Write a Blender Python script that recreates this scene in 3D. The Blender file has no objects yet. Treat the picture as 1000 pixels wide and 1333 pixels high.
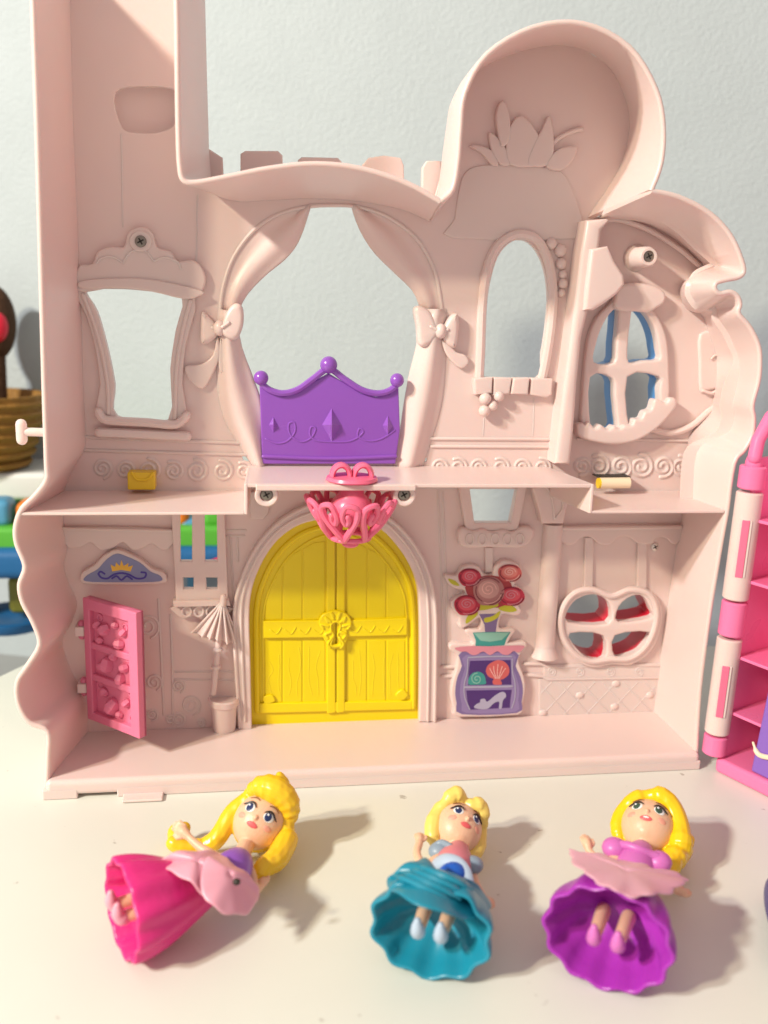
import bpy, math, random
from mathutils import Vector, Matrix
from mathutils.geometry import tessellate_polygon
random.seed(7)
S = 0.01                       # everything below is written in centimetres
sc = bpy.context.scene
V = Vector

# ------------------------------------------------------------------ camera
FPX, CAM, YAW, PIT, ROL = 1218.9, V((11.33, -57.32, 28.5)), .154, .221, .031
FW = V((math.sin(YAW)*math.cos(PIT), math.cos(YAW)*math.cos(PIT), -math.sin(PIT)))
_R = V((math.cos(YAW), -math.sin(YAW), 0)); _U = _R.cross(FW)
RT = _R*math.cos(ROL)+_U*math.sin(ROL); UP = -_R*math.sin(ROL)+_U*math.cos(ROL)
cam_data = bpy.data.cameras.new('camera'); cam = bpy.data.objects.new('camera', cam_data)
sc.collection.objects.link(cam); sc.camera = cam
m = Matrix((RT, UP, -FW)).transposed().to_4x4(); m.translation = CAM*S; cam.matrix_world = m
cam_data.sensor_fit = 'HORIZONTAL'; cam_data.sensor_width = 36; cam_data.lens = 36*FPX/1000
cam_data.clip_start = .02; cam_data.clip_end = 50
cam_data.dof.use_dof = True; cam_data.dof.focus_distance = .545; cam_data.dof.aperture_fstop = 7.6

# ------------------------------------------------------------------ world, lamps, exposure
wd = bpy.data.worlds.new('World'); sc.world = wd; wd.use_nodes = True
wb = wd.node_tree.nodes['Background']; wb.inputs[0].default_value = (1.0, .86, .80, 1); wb.inputs[1].default_value = .54
def lamp(name, loc, power, size, color):
    d = bpy.data.lights.new(name, 'POINT'); d.energy = power; d.shadow_soft_size = size*S; d.color = color
    o = bpy.data.objects.new(name, d); sc.collection.objects.link(o); o.location = V(loc)*S
lamp('ceiling_bulb', (-152, -94, 140), 156, 6.5, (.97, .95, .90))
lamp('ceiling_bulb', (-142, -112, 131), 130, 6.5, (1, .88, .63))
sc.view_settings.view_transform = 'Standard'; sc.view_settings.look = 'None'
sc.view_settings.exposure = 0; sc.view_settings.gamma = 1

# ------------------------------------------------------------------ materials
def mat(name, col, rough=.38, spec=.5, sss=0, bump=0, bscale=60, var=0, coat=0, bdist=.0006, metal=0, dirt=0):
    m = bpy.data.materials.new(name); m.use_nodes = True
    nt = m.node_tree; N = nt.nodes; L = nt.links; b = N['Principled BSDF']
    b.inputs['Base Color'].default_value = (*col, 1); b.inputs['Roughness'].default_value = rough
    b.inputs['Specular IOR Level'].default_value = spec; b.inputs['Metallic'].default_value = metal
    b.inputs['Coat Weight'].default_value = coat
    if sss:
        b.inputs['Subsurface Weight'].default_value = sss
        b.inputs['Subsurface Radius'].default_value = (1, .45, .3); b.inputs['Subsurface Scale'].default_value = .0045
    tc = N.new('ShaderNodeTexCoord')
    if var:
        nz = N.new('ShaderNodeTexNoise'); nz.inputs['Scale'].default_value = 14; nz.inputs['Detail'].default_value = 5
        L.new(tc.outputs['Object'], nz.inputs['Vector'])
        mx = N.new('ShaderNodeMix'); mx.data_type = 'RGBA'
        mx.inputs[6].default_value = (*[c*(1-var) for c in col], 1); mx.inputs[7].default_value = (*[min(1, c*(1+var*.6)) for c in col], 1)
        L.new(nz.outputs[0], mx.inputs[0]); out = mx.outputs[2]
        if dirt:
            n2 = N.new('ShaderNodeTexNoise'); n2.inputs['Scale'].default_value = 95; n2.inputs['Detail'].default_value = 3
            L.new(tc.outputs['Object'], n2.inputs['Vector'])
            cr = N.new('ShaderNodeValToRGB'); cr.color_ramp.elements[0].position = .70; cr.color_ramp.elements[1].position = .74
            L.new(n2.outputs[0], cr.inputs[0])
            m2 = N.new('ShaderNodeMix'); m2.data_type = 'RGBA'; m2.inputs[7].default_value = (.22, .18, .14, 1)
            mu = N.new('ShaderNodeMath'); mu.operation = 'MULTIPLY'; mu.inputs[1].default_value = dirt
            L.new(cr.outputs[0], mu.inputs[0]); L.new(mu.outputs[0], m2.inputs[0]); L.new(out, m2.inputs[6]); out = m2.outputs[2]
        L.new(out, b.inputs['Base Color'])
        mr = N.new('ShaderNodeMapRange'); mr.inputs[3].default_value = rough*.85; mr.inputs[4].default_value = min(1, rough*1.2)
        n3 = N.new('ShaderNodeTexNoise'); n3.inputs['Scale'].default_value = 40; L.new(tc.outputs['Object'], n3.inputs['Vector'])
        L.new(n3.outputs[0], mr.inputs[0]); L.new(mr.outputs[0], b.inputs['Roughness'])
    if bump:
        nz = N.new('ShaderNodeTexNoise'); nz.inputs['Scale'].default_value = bscale; nz.inputs['Detail'].default_value = 3
        L.new(tc.outputs['Object'], nz.inputs['Vector'])
        bp = N.new('ShaderNodeBump'); bp.inputs['Strength'].default_value = bump; bp.inputs['Distance'].default_value = bdist
        L.new(nz.outputs[0], bp.inputs['Height']); L.new(bp.outputs[0], b.inputs['Normal'])
    return m
PALE = mat('pale_pink_plastic', (.76, .61, .585), .34, .5, sss=.30, bump=.2, bscale=55, var=.05, bdist=.0008)
CREAM = mat('cream_plastic', (.85, .72, .52), .3, .5, var=.04)
LEMON = mat('clip_yellow_plastic', (.82, .56, .02), .35, .5, var=.04)
YELLOW = mat('yellow_plastic', (.84, .67, .004), .30, .5, sss=.05, bump=.2, bscale=70, var=.05, bdist=.0006)
PURPLE = mat('purple_plastic', (.27, .085, .50), .25, .6, sss=.05, var=.05)
PINK = mat('pink_plastic', (.86, .17, .30), .27, .5, sss=.15, var=.04)
ROSE = mat('rose_plastic', (.76, .20, .34), .34, .5, sss=.15, var=.04)
HOT = mat('bright_pink_plastic', (.88, .20, .42), .28, .5, sss=.1, var=.04)
BLUE = mat('blue_plastic', (.07, .27, .62), .35, .5)
RED = mat('red_plastic', (.62, .01, .04), .3, .5)
STEEL = mat('screw_steel', (.28, .25, .22), .35, .5, metal=1)
DARK = mat('dark_recess', (.03, .025, .02), .6)
FLAT = {}
def ink(name, col, rough=.42):
    if name not in FLAT: FLAT[name] = mat(name, col, rough, .4, var=.22 if 'print' in name else 0)
    return FLAT[name]

# ------------------------------------------------------------------ geometry helpers
def ray(px, py): return FW + RT*((px-500)/FPX) - UP*((py-666.5)/FPX)
def at(px, py, y=0.):          # point of the vertical plane at depth y -> (x, z)
    d = ray(px, py); t = (y-CAM.y)/d.y; p = CAM+d*t; return (p.x, p.z)
def P3(px, py, y=0.): x, z = at(px, py, y); return V((x, y, z))
def on(px, py, z=0.):          # point of the horizontal plane at height z
    d = ray(px, py); t = (z-CAM.z)/d.z; return CAM+d*t
def sm(pts, closed=False, n=5):
    pts = [V(p) for p in pts]; N = len(pts); out = []
    for i in range(N if closed else N-1):
        g = (lambda k: pts[k % N]) if closed else (lambda k: pts[max(0, min(N-1, k))])
        a, b, c, d = g(i-1), g(i), g(i+1), g(i+2)
        for k in range(n):
            t = k/n
            out.append(.5*((2*b)+(c-a)*t+(2*a-5*b+4*c-d)*t*t+(3*b-a-3*c+d)*t**3))
    if not closed: out.append(pts[-1])
    return out
class MB:
    def __init__(s): s.v = []; s.f = []
    def add(s, v, f):
        o = len(s.v); s.v += [V(p) for p in v]; s.f += [tuple(i+o for i in q) for q in f]; return s
    def build(s, name, material, parent=None, smooth=True, angle=42, wn=False, origin=None):
        org = ORG.get(parent.name, V((0, 0, 0))) if parent else (V(origin) if origin is not None else V((0, 0, 0)))
        me = bpy.data.meshes.new(name); me.from_pydata([(p-org)*S for p in s.v], [], s.f); me.validate(); me.update()
        me.materials.append(material)
        o = bpy.data.objects.new(name, me); sc.collection.objects.link(o)
        if smooth:
            me.polygons.foreach_set('use_smooth', [True]*len(me.polygons)); me.set_sharp_from_angle(angle=math.radians(angle))
        if wn:
            w = o.modifiers.new('wn', 'WEIGHTED_NORMAL'); w.keep_sharp = True; w.weight = 80
        if parent: o.parent = parent
        else: o.location = org*S
        ORG[o.name] = org
        return o
ORG = {}
def thing(name, label, cat, loc, group=None):
    o = bpy.data.objects.new(name, None); sc.collection.objects.link(o); o.location = V(loc)*S; o.empty_display_size = .01
    o['label'] = label; o['category'] = cat
    if group: o['group'] = group
    ORG[o.name] = V(loc); return o
def area(l): return sum(l[i][0]*l[(i+1) % len(l)][1]-l[(i+1) % len(l)][0]*l[i][1] for i in range(len(l)))/2
def inset(l, d):
    n = len(l); out = []
    for i in range(n):
        a, b, c = V(l[i-1]), V(l[i]), V(l[(i+1) % n])
        e1 = (b-a); e2 = (c-b)
        e1 = e1.normalized() if e1.length > 1e-9 else V((1, 0)); e2 = e2.normalized() if e2.length > 1e-9 else e1
        n1 = V((-e1.y, e1.x)); n2 = V((-e2.y, e2.x)); mm = n1+n2
        if mm.length < 1e-6: mm = n1
        mm.normalize(); k = max(.5, mm.dot(n1)); out.append(b+mm*(d/k))
    return out
def clean(l):
    out = []
    for p in l:
        p = V((p[0], p[1]))
        if not out or (p-out[-1]).length > .012: out.append(p)
    if (out[0]-out[-1]).length < .012: out.pop()
    return out
def plate_mesh(loops, yf, yb, bev=.06, mb=None):
    mb = mb or MB(); loops = [clean(l) for l in loops]
    rings = []
    for i, l in enumerate(loops):
        if (area(l) > 0) != (i == 0): l = l[::-1]
        rings.append(l)
    prof = [(0, yb), (0, yf+bev), (bev*.12, yf+bev*.6), (bev*.4, yf+bev*.2), (bev, yf)] if bev else [(0, yb), (0, yf)]
    fronts = []; backs = []
    for l in rings:
        n = len(l); vs = []; fs = []
        for d, y in prof:
            q = inset(l, d) if d else l
            vs += [(p.x, y, p.y) for p in q]
        for r in range(len(prof)-1):
            for i in range(n):
                j = (i+1) % n; fs.append((r*n+i, r*n+j, (r+1)*n+j, (r+1)*n+i))
        base = len(mb.v); mb.add(vs, fs)
        backs.append([base+i for i in range(n)]); fronts.append([base+(len(prof)-1)*n+i for i in range(n)])
    for ids, fl in ((fronts, False), (backs, True)):
        flat = [k for g in ids for k in g]
        tris = tessellate_polygon([[V((mb.v[k].x, mb.v[k].z, 0)) for k in g] for g in ids])
        for t in tris:
            a, b, c = (flat[k] for k in t)
            if len({a, b, c}) < 3: continue
            A, B, C = mb.v[a], mb.v[b], mb.v[c]
            up = (B-A).cross(C-A).y > 0
            if up != fl: a, c = c, a
            mb.f.append((a, b, c))
    return mb
def pl(name, outer, holes, yf, yb, mt, parent, bev=.06, s=True, yref=None, n=4, label=None):
    """plate with holes: outlines given as seen in the plane y = yref (default: its front)"""
    yr = yf if yref is None else yref
    def lp(l, sflag):
        q = [at(p[0], p[1], yr) for p in l]
        return sm(q, True, n) if sflag else q
    loops = [lp(outer, s)]+[lp(h, s if not isinstance(h, tuple) else False) for h in holes]
    o = plate_mesh(loops, yf, yb, bev).build(name, mt, parent, wn=True)
    if label: o['label'] = label
    return o
def sweep(pts, rad, n=10, closed=False, mb=None, cap=True, flat=1.0, upv=None):
    mb = mb or MB(); pts = [V(p) for p in pts]; N = len(pts)
    if not hasattr(rad, '__len__'): rad = [rad]*N
    rad = list(rad)
    if len(rad) != N: rad = [rad[0]+(rad[-1]-rad[0])*i/(N-1) for i in range(N)] if len(rad) == 2 else [rad[min(len(rad)-1, int(i*len(rad)/N))] for i in range(N)]
    T = []
    for i in range(N):
        a = pts[(i-1) % N] if (closed or i) else pts[0]; b = pts[(i+1) % N] if (closed or i < N-1) else pts[-1]
        t = b-a; T.append(t.normalized() if t.length > 1e-9 else V((0, 0, 1)))
    if cap and not closed:
        P0, R0, T0 = [], [], []
        for a in (1.0, .85, .5):
            P0.append(pts[0]-T[0]*rad[0]*a); R0.append(rad[0]*math.sqrt(max(0, 1-a*a))+1e-4); T0.append(T[0])
        P1 = [pts[-1]+T[-1]*rad[-1]*a for a in (.5, .85, 1.0)]; R1 = [rad[-1]*math.sqrt(max(0, 1-a*a))+1e-4 for a in (.5, .85, 1.0)]
        pts = P0+pts+P1; rad = R0+rad+R1; T = T0+T+[T[-1]]*3; N = len(pts)
    u = V((0, 1, 0)) if upv is None else V(upv)
    if abs(u.dot(T[0])) > .95: u = V((1, 0, 0))
    vs = []; fs = []
    for i in range(N):
        t = T[i]; u = (u-t*u.dot(t)); u = u.normalized() if u.length > 1e-6 else t.orthogonal().normalized()
        w = t.cross(u)
        for k in range(n):
            a = 2*math.pi*k/n; vs.append(pts[i]+(u*math.cos(a)*flat+w*math.sin(a))*rad[i])
    for i in range(N if closed else N-1):
        j = (i+1) % N
        for k in range(n):
            l = (k+1) % n; fs.append((i*n+k, j*n+k, j*n+l, i*n+l))
    if not closed:
        fs.append(tuple(range(n))[::1]); fs.append(tuple((N-1)*n+k for k in reversed(range(n))))
    mb.add(vs, fs); return mb
def tb(name, px, y, r, mt, parent, closed=False, s=True, flat=1.0, n=8, k=4):
    pts = [P3(a, b, y) for a, b in px]
    if s: pts = sm(pts, closed, k)
    return sweep(pts, r, n, closed, flat=flat).build(name, mt, parent)
def ball(c, r, mb=None, seg=16, rg=10, M3=None):
    mb = mb or MB(); r = V((r, r, r)) if not hasattr(r, '__len__') else V(r); vs = []; fs = []
    for i in range(rg+1):
        th = math.pi*i/rg
        for k in range(seg):
            ph = 2*math.pi*k/seg; p = V((math.sin(th)*math.cos(ph)*r.x, math.sin(th)*math.sin(ph)*r.y, math.cos(th)*r.z))
            if M3: p = M3 @ p
            vs.append(V(c)+p)
    for i in range(rg):
        for k in range(seg):
            l = (k+1) % seg; fs.append((i*seg+k, (i+1)*seg+k, (i+1)*seg+l, i*seg+l))
    mb.add(vs, fs); return mb
def box(x0, x1, y0, y1, z0, z1, mb=None):
    mb = mb or MB()
    v = [(x, y, z) for x in (x0, x1) for y in (y0, y1) for z in (z0, z1)]
    return mb.add(v, [(0, 1, 3, 2), (4, 6, 7, 5), (0, 4, 5, 1), (2, 3, 7, 6), (0, 2, 6, 4), (1, 5, 7, 3)])
def bevel(o, w, seg=3):
    b = o.modifiers.new('bevel', 'BEVEL'); b.width = w*S; b.segments = seg; b.limit_method = 'ANGLE'
    w2 = o.modifiers.new('wn', 'WEIGHTED_NORMAL'); w2.keep_sharp = False; return o
def lathe(prof, c, axis=(0, 0, 1), n=28, mb=None):
    mb = mb or MB(); c = V(c); ax = V(axis).normalized(); u = ax.orthogonal().normalized(); w = ax.cross(u); vs = []; fs = []
    for r, h in prof:
        for k in range(n):
            a = 2*math.pi*k/n; vs.append(c+ax*h+(u*math.cos(a)+w*math.sin(a))*max(r, 1e-4))
    for i in range(len(prof)-1):
        for k in range(n):
            l = (k+1) % n; fs.append((i*n+k, i*n+l, (i+1)*n+l, (i+1)*n+k))
    mb.add(vs, fs); return mb
def shell(name, rings, mt, parent, t=.26, closed=False, n=4, flip=1):
    """curved moulded wall: rings = [(y, px list), ...] front to back, rounded front edge, thickness t"""
    R = [[V(q) for q in sm([at(a, b, y) for a, b in l], closed, n)] for y, l in rings]; ys = [y for y, _ in rings]
    N = len(R[0]); nor = []
    for i in range(N):
        a = R[0][max(0, i-1)]; b = R[0][min(N-1, i+1)]; e = (b-a); e = e.normalized() if e.length > 1e-9 else V((0, 1))
        nor.append(V((-e.y, e.x))*flip)
    mb = MB(); h = t/2; sec = []
    K = len(R)
    for i in range(N):
        loop = []
        for k in reversed(range(K)): loop.append((R[k][i]+nor[i]*h, ys[k] if k else ys[k]+h))
        for ang in (60, 30, 0, -30, -60):
            a = math.radians(ang); loop.append((R[0][i]+nor[i]*h*math.sin(a), ys[0]+h-h*math.cos(a)))
        for k in range(K): loop.append((R[k][i]-nor[i]*h, ys[k] if k else ys[k]+h))
        sec.append(loop)
    M_ = len(sec[0]); vs = [(p.x, y, p.y) for l in sec for p, y in l]; fs = []
    for i in range(N-1):
        for k in range(M_):
            l = (k+1) % M_; fs.append((i*M_+k, (i+1)*M_+k, (i+1)*M_+l, i*M_+l))
    fs.append(tuple(range(M_))); fs.append(tuple((N-1)*M_+k for k in reversed(range(M_))))
    return mb.add(vs, fs).build(name, mt, parent, angle=60)
def drape(name, L_, R_, yb, amp, folds, mt, parent, ph=0., n=14, m_=26, th=.2):
    L_ = sm([P3(a, b, yb) for a, b in L_], False, 6); R_ = sm([P3(a, b, yb) for a, b in R_], False, 6)
    def res(l, k):
        f = k*(len(l)-1); i = min(int(f), len(l)-2); return l[i].lerp(l[i+1], f-i)
    vs = []; fs = []
    for i in range(n+1):
        a, b = res(L_, i/n), res(R_, i/n)
        for k in range(m_+1):
            t = k/m_; p = a.lerp(b, t); e = math.sin(math.pi*t)**.5
            p = V(p); p.y -= amp*(.5+.5*math.cos(2*math.pi*(folds*t)+ph+.5*math.sin(i/n*3)))*e+amp*.5*e; vs.append(p)
    W = m_+1
    for i in range(n):
        for k in range(m_): fs.append((i*W+k, i*W+k+1, (i+1)*W+k+1, (i+1)*W+k))
    o = MB().add(vs, fs).build(name, mt, parent, angle=80)
    s_ = o.modifiers.new('solid', 'SOLIDIFY'); s_.thickness = th*S; s_.offset = 0
    return o
def spiral(cx, cy, r0, r1, turns, a0=0., d=1, n=26):
    return [(cx+(r0+(r1-r0)*k/n)*math.cos(a0+d*turns*2*math.pi*k/n), cy+(r0+(r1-r0)*k/n)*math.sin(a0+d*turns*2*math.pi*k/n)) for k in range(n+1)]
def screw(px, py, y, r, parent, name='screw', cupped=None):
    x, z = at(px, py, y); mb = MB()
    lathe([(0, -.05), (r*.6, -.05), (r*.92, -.02), (r, .03), (r, .12)], (x, y, z), (0, 1, 0), 20, mb)
    s_ = mb.build(name, STEEL, parent)
    c = MB()
    for a in (.5, .5+math.pi/2):
        d = V((math.cos(a), 0, math.sin(a)))*r*.6; q = V((-math.sin(a), 0, math.cos(a)))*r*.13
        o = V((x, y-.055, z)); pts = [o-d-q, o+d-q, o+d+q, o-d+q]
        c.add(pts+[p+V((0, -.004, 0)) for p in pts], [(0, 1, 2, 3), (7, 6, 5, 4), (0, 4, 5, 1), (1, 5, 6, 2), (2, 6, 7, 3), (3, 7, 4, 0)])
    c.build('screw_slot', DARK, s_, smooth=False)
    return s_

# ================================================================== THE SETTING
TABLE = mat('white_table_laminate', (.72, .74, .68), .34, .5, bump=.12, bscale=30, var=.05, bdist=.0006, dirt=.55)
WALLM = mat('painted_wall_plaster', (.46, .52, .555), .6, .3, bump=.3, bscale=260, var=.07, bdist=.003)
def struct(o): o['kind'] = 'structure'; return o
# table top with a rounded far-left corner
tp = [(-60, -60), (90, -60), (90, 14)]
tp += [(-3, 16.5), (-5.5, 15), (-7, 12.4), (-8, 9.5), (-13, 6), (-30, 2), (-60, -3)]
tm = plate_mesh([[V(p) for p in tp]], 0, 2.4, .25)
for v_ in tm.v: v_.y, v_.z = v_.z, -v_.y
tm.f = [tuple(reversed(f)) for f in tm.f]
struct(tm.build('table_top', TABLE, wn=True))
# slanting room wall, nearer on the right
wa, wb2 = V((85, 9, 0)), V((-155, 91.5, 0)); wd_ = (wb2-wa).normalized(); wn_ = V((wd_.y, -wd_.x, 0))
if wn_.y < 0: wn_ = -wn_
mb = MB(); q = [wa+wn_*0, wb2, wb2+wn_*3, wa+wn_*3]
mb.add([V((p.x, p.y, -60)) for p in q]+[V((p.x, p.y, 120)) for p in q], [(0, 1, 5, 4), (1, 2, 6, 5), (2, 3, 7, 6), (3, 0, 4, 7), (4, 5, 6, 7), (3, 2, 1, 0)])
struct(mb.build('wall', WALLM, smooth=False))
LOW = mat('grey_cabinet_top', (.34, .35, .35), .55, .3, var=.05)
struct(box(-70, 30, 17.5, 46, -12, -10).build('low_shelf', LOW, smooth=False))

# ================================================================== THE CASTLE
castle = thing('toy_castle', 'open pale pink toy castle with yellow arched door, purple balcony and curtained arch', 'toy castle', (20, -3, 0))
C = castle
# ---- outlines
Lf = [(60, 1030), (62, 985), (61, 953), (37, 941), (23, 916), (22, 889), (35, 868), (51, 840), (43, 812), (29, 785), (25, 762), (32, 738), (21, 708), (20, 685), (28, 663), (45, 646), (60, 625), (60, 600), (57, 500), (53, 350), (48, 167), (43, 20), (40, -60)]
Lb = [(112, 958), (111, 925), (108, 905), (98, 890), (89, 872), (82, 852), (79, 830), (92, 806), (97, 785), (87, 762), (80, 737), (84, 716), (84, 700), (80, 680), (79, 652), (83, 632), (94, 605), (108, 578), (105, 500), (100, 350), (92, 167), (88, 20), (86, -60)]
shell('side_wall', [(-6, Lf), (0, Lb)], PALE, C, t=.3)['label'] = 'wavy left side wall'
roofF = [(228, -60), (230, 20), (231, 100), (232, 167), (234, 215), (239, 234), (256, 237), (300, 229), (350, 219), (410, 213), (470, 219), (530, 238), (574, 262)]
roofB = [(262, -60), (264, 20), (266, 100), (268, 167), (269, 200), (272, 230), (280, 250), (312, 259), (355, 257), (410, 255), (470, 259), (525, 270), (560, 285)]
shell('arched_roof', [(-6, roofF), (0, roofB)], PALE, C, t=.3)
domeF = [(574, 262), (590, 246), (597, 208), (600, 167), (606, 120), (635, 70), (695, 35), (760, 30), (820, 60), (855, 115), (865, 165), (862, 212), (849, 248)]
domeB = [(560, 285), (571, 262), (577, 220), (584, 167), (592, 130), (622, 88), (690, 60), (750, 58), (795, 85), (818, 130), (822, 170), (808, 222), (768, 284)]
shell('dome_wall', [(-6, domeF), (0, domeB)], PALE, C, t=.3)
hoodF = [(849, 248), (885, 256), (925, 277), (953, 307), (969, 345), (966, 359), (946, 364), (934, 368), (932, 376), (939, 382), (952, 380), (961, 385), (965, 396), (963, 408), (977, 425), (988, 447), (991, 467), (989, 496), (981, 527), (983, 545), (981, 567), (971, 586), (957, 604), (948, 665)]
hoodM = [(795, 272), (845, 274), (885, 293), (912, 318), (938, 342), (935, 350), (918, 355), (904, 366), (902, 380), (912, 396), (924, 398), (932, 396), (936, 402), (938, 412), (950, 430), (958, 447), (965, 467), (964, 496), (957, 524), (959, 543), (952, 562), (935, 572), (910, 590), (905, 652)]
hoodB = [(780, 282), (838, 288), (872, 304), (897, 322), (915, 342), (912, 352), (900, 362), (890, 372), (888, 384), (896, 400), (906, 404), (914, 406), (918, 412), (922, 420), (926, 436), (931, 450), (934, 468), (934, 496), (931, 520), (926, 536), (912, 552), (902, 566), (898, 580), (896, 637)]
shell('stepped_side_wall', [(-6, hoodF), (-2.6, hoodM), (-2.45, [((a-7, b+3) if i < 17 or i > 41 else (a-17, b)) for i, (a, b) in enumerate(hoodM)]), (0, hoodB)], PALE, C, t=.3)
rF = [(948, 665), (938, 720), (925, 800), (912, 900), (907, 990)]; rB = [(896, 637), (889, 680), (878, 745), (862, 860), (851, 940)]
shell('side_wall', [(-6, rF), (0, rB)], PALE, C, t=.3)['label'] = 'straight lower right side wall'
# ---- openings
win_l = [(113, 377), (150, 375), (195, 378), (237, 387), (229, 430), (222, 480), (219, 546), (153, 541), (150, 500), (140, 450), (127, 405)]
arch = [(335, 604), (318, 580), (295, 548), (285, 510), (284, 460), (287, 400), (292, 368), (305, 333), (330, 300), (362, 279), (400, 269), (435, 267), (465, 269), (503, 281), (540, 308), (563, 345), (573, 385), (578, 440), (576, 500), (568, 545), (550, 585), (540, 604)]
oval = [(631, 490), (632, 450), (634, 400), (640, 360), (652, 328), (673, 312), (693, 320), (707, 345), (713, 380), (711, 420), (705, 460), (698, 492)]
def z7(l): return [(700+a/3.25, 250+b/3.25) for a, b in l]
panes = [z7(q) for q in ([(229, 718), (238, 640), (262, 570), (295, 515), (330, 490), (330, 560), (322, 640), (312, 720)],
    [(393, 488), (430, 500), (465, 540), (490, 600), (500, 660), (502, 705), (440, 712), (375, 718), (372, 640), (380, 560)],
    [(213, 782), (305, 785), (315, 860), (322, 930), (322, 1000), (240, 1000), (215, 990)],
    [(370, 780), (500, 778), (503, 830), (503, 900), (480, 950), (440, 1000), (380, 1000)])]
slot = [(150, 120), (190, 112), (232, 120), (228, 160), (208, 172), (180, 173), (158, 165)]
zs = at(300, 632)[1]; zt = zs+.02
up_out = [(75, 636)]+Lb[15:]+[(262, -60), (266, 100), (268, 167), (270, 232), (290, 240), (355, 240), (410, 236), (470, 240), (525, 252), (562, 272), (577, 220), (584, 167)]+domeB[4:]+hoodB[0:]
def pane_t(l): return tuple(l)
def loop(l, s_=True, n=4):
    q = [at(a, b) for a, b in l]; return sm(q, True, n) if s_ else q
plate_mesh([loop(up_out, False)]+[loop(h) for h in (win_l, oval, slot)]+[loop(arch)]+[loop(p, True, 3) for p in panes], 0, .3, .03).build('upper_back_wall', PALE, C, wn=True)
pl('tower_niche', [(140, 100), (245, 100), (245, 185), (140, 185)], [], 1.0, 1.2, PALE, C, .05, s=False)
# lower wall
grid = [[(234, 655), (250, 655), (250, 731), (235, 731)], [(266, 655), (282, 655), (283, 731), (267, 731)], [(238, 752), (252, 752), (252, 767), (239, 767)], [(268, 752), (283, 752), (283, 767), (269, 767)]]
doorh = [(327, 946), (326, 860), (325, 790), (334, 748), (356, 709), (384, 686), (412, 677), (437, 674), (465, 677), (496, 689), (524, 720), (541, 754), (546, 790), (547, 860), (547, 938)]
lant = [(610, 634), (672, 634), (663, 679), (616, 679)]
def z4(l): return [(500+a/2, 600+b/2) for a, b in l]
hp = [z4(q) for q in ([(475, 415), (480, 375), (510, 350), (550, 345), (583, 370), (578, 420)], [(605, 415), (607, 375), (640, 348), (670, 350), (690, 385), (690, 405)],
    [(480, 445), (565, 450), (570, 510), (530, 510), (495, 480)], [(597, 450), (685, 442), (670, 480), (640, 500), (597, 505)])]
low_out = [(853, 946), (112, 964)]+[p for p in Lb[1:14]]+[(79, 640), (85, 630), (335, 624), (335, 602), (765, 602), (765, 634), (897, 636)]+rB[1:-1]
dh = [at(a, b) for a, b in doorh]
plate_mesh([loop(low_out, False)]+[loop(g, False) for g in grid]+[sm(dh[1:-1], False, 4)+[dh[-1], dh[0]]]+[loop(lant, False)]+[loop(h, True, 3) for h in hp], .005, .3, .02).build('lower_back_wall', PALE, C, wn=True)
# ---- floors
def slab(name, x0, x1, y0, y1, z0, z1, b=.08, mt=PALE):
    return bevel(box(x0, x1, y0, y1, z0, z1).build(name, mt, C, smooth=True, angle=180), b)
# base with rounded front lip, lip leaning a little
base = box(.12, 40.1, -6.35, .2, .2, 1.14); bo = bevel(base.build('base', PALE, C, angle=180), .32, 5)
slab('base_foot', -.05, 1.9, -6.36, 0, .0, .62, .08); slab('base_foot', 4.1, 40.13, -6.36, 0, 0, .62, .08)
slab('base_tab', *[4.45, 6.75], -7.15, -6.0, .02, .2, .09)
SH = 16.85; SC = 18.45
# left and right shelves, raised centre shelf with its end cheeks
def shelf(name, fr, bk, z, t=.16):
    f3 = [on(a, b, z) for a, b in fr]; b3 = [on(a, b, z) for a, b in bk]
    pts = f3+b3[::-1]; n = len(pts); mb = MB()
    mb.add(pts+[p-V((0, 0, t)) for p in pts], [tuple(range(n)), tuple(reversed(range(n, 2*n)))]+[(i, i+n, (i+1) % n+n, (i+1) % n) for i in range(n)])
    return bevel(mb.build(name, PALE, C, angle=180), .05, 2)
def sbox(name, x0, x1, x0b, x1b, z, t=.17, yf=-5.95):
    mb = MB(); p = [V((x0, yf, z)), V((x1, yf, z)), V((x1b, .05, z)), V((x0b, .05, z))]
    mb.add(p+[v-V((0, 0, t)) for v in p], [(0, 1, 2, 3), (7, 6, 5, 4), (0, 4, 5, 1), (1, 5, 6, 2), (2, 6, 7, 3), (3, 7, 4, 0)])
    return bevel(mb.build(name, PALE, C, angle=180), .05, 2)
xl = at(27, 672, -6)[0]; xc0 = at(318, 668, -6)[0]; xc1 = at(769, 640, -6)[0]; xr = at(944, 665, -6)[0]
sbox('shelf', xl-.05, xc0, .5, xc0+.3, SH)
sbox('shelf', xc1+.1, xr, xc1-.9, 40.5, SH)
sbox('raised_shelf', xc0+.1, xc1+.1, xc0+.35, xc1-.85, SC, .22)
for s_, xx, xb in ((0, xc0, xc0+.25), (1, xc1+.02, xc1-.9)):
    mb = MB(); a = [V((xx, -5.97, SH-.16)), V((xx, -5.97, SC)), V((xb, 0, SC)), V((xb, 0, SH-.16))]
    mb.add(a+[v+V((.2, 0, 0)) for v in a], [(0, 1, 2, 3), (7, 6, 5, 4), (0, 4, 5, 1), (1, 5, 6, 2), (2, 6, 7, 3), (3, 7, 4, 0)])
    bevel(mb.build('shelf_riser', PALE, C, angle=180), .06, 2)
xa, xb_ = at(333, 633, -6)[0], at(541, 633, -6)[0]
bevel(box(xa, xb_, -6.18, -5.9, SC-.36, SC-.02).build('shelf_front_strip', PALE, C, angle=180), .06, 2)
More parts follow.
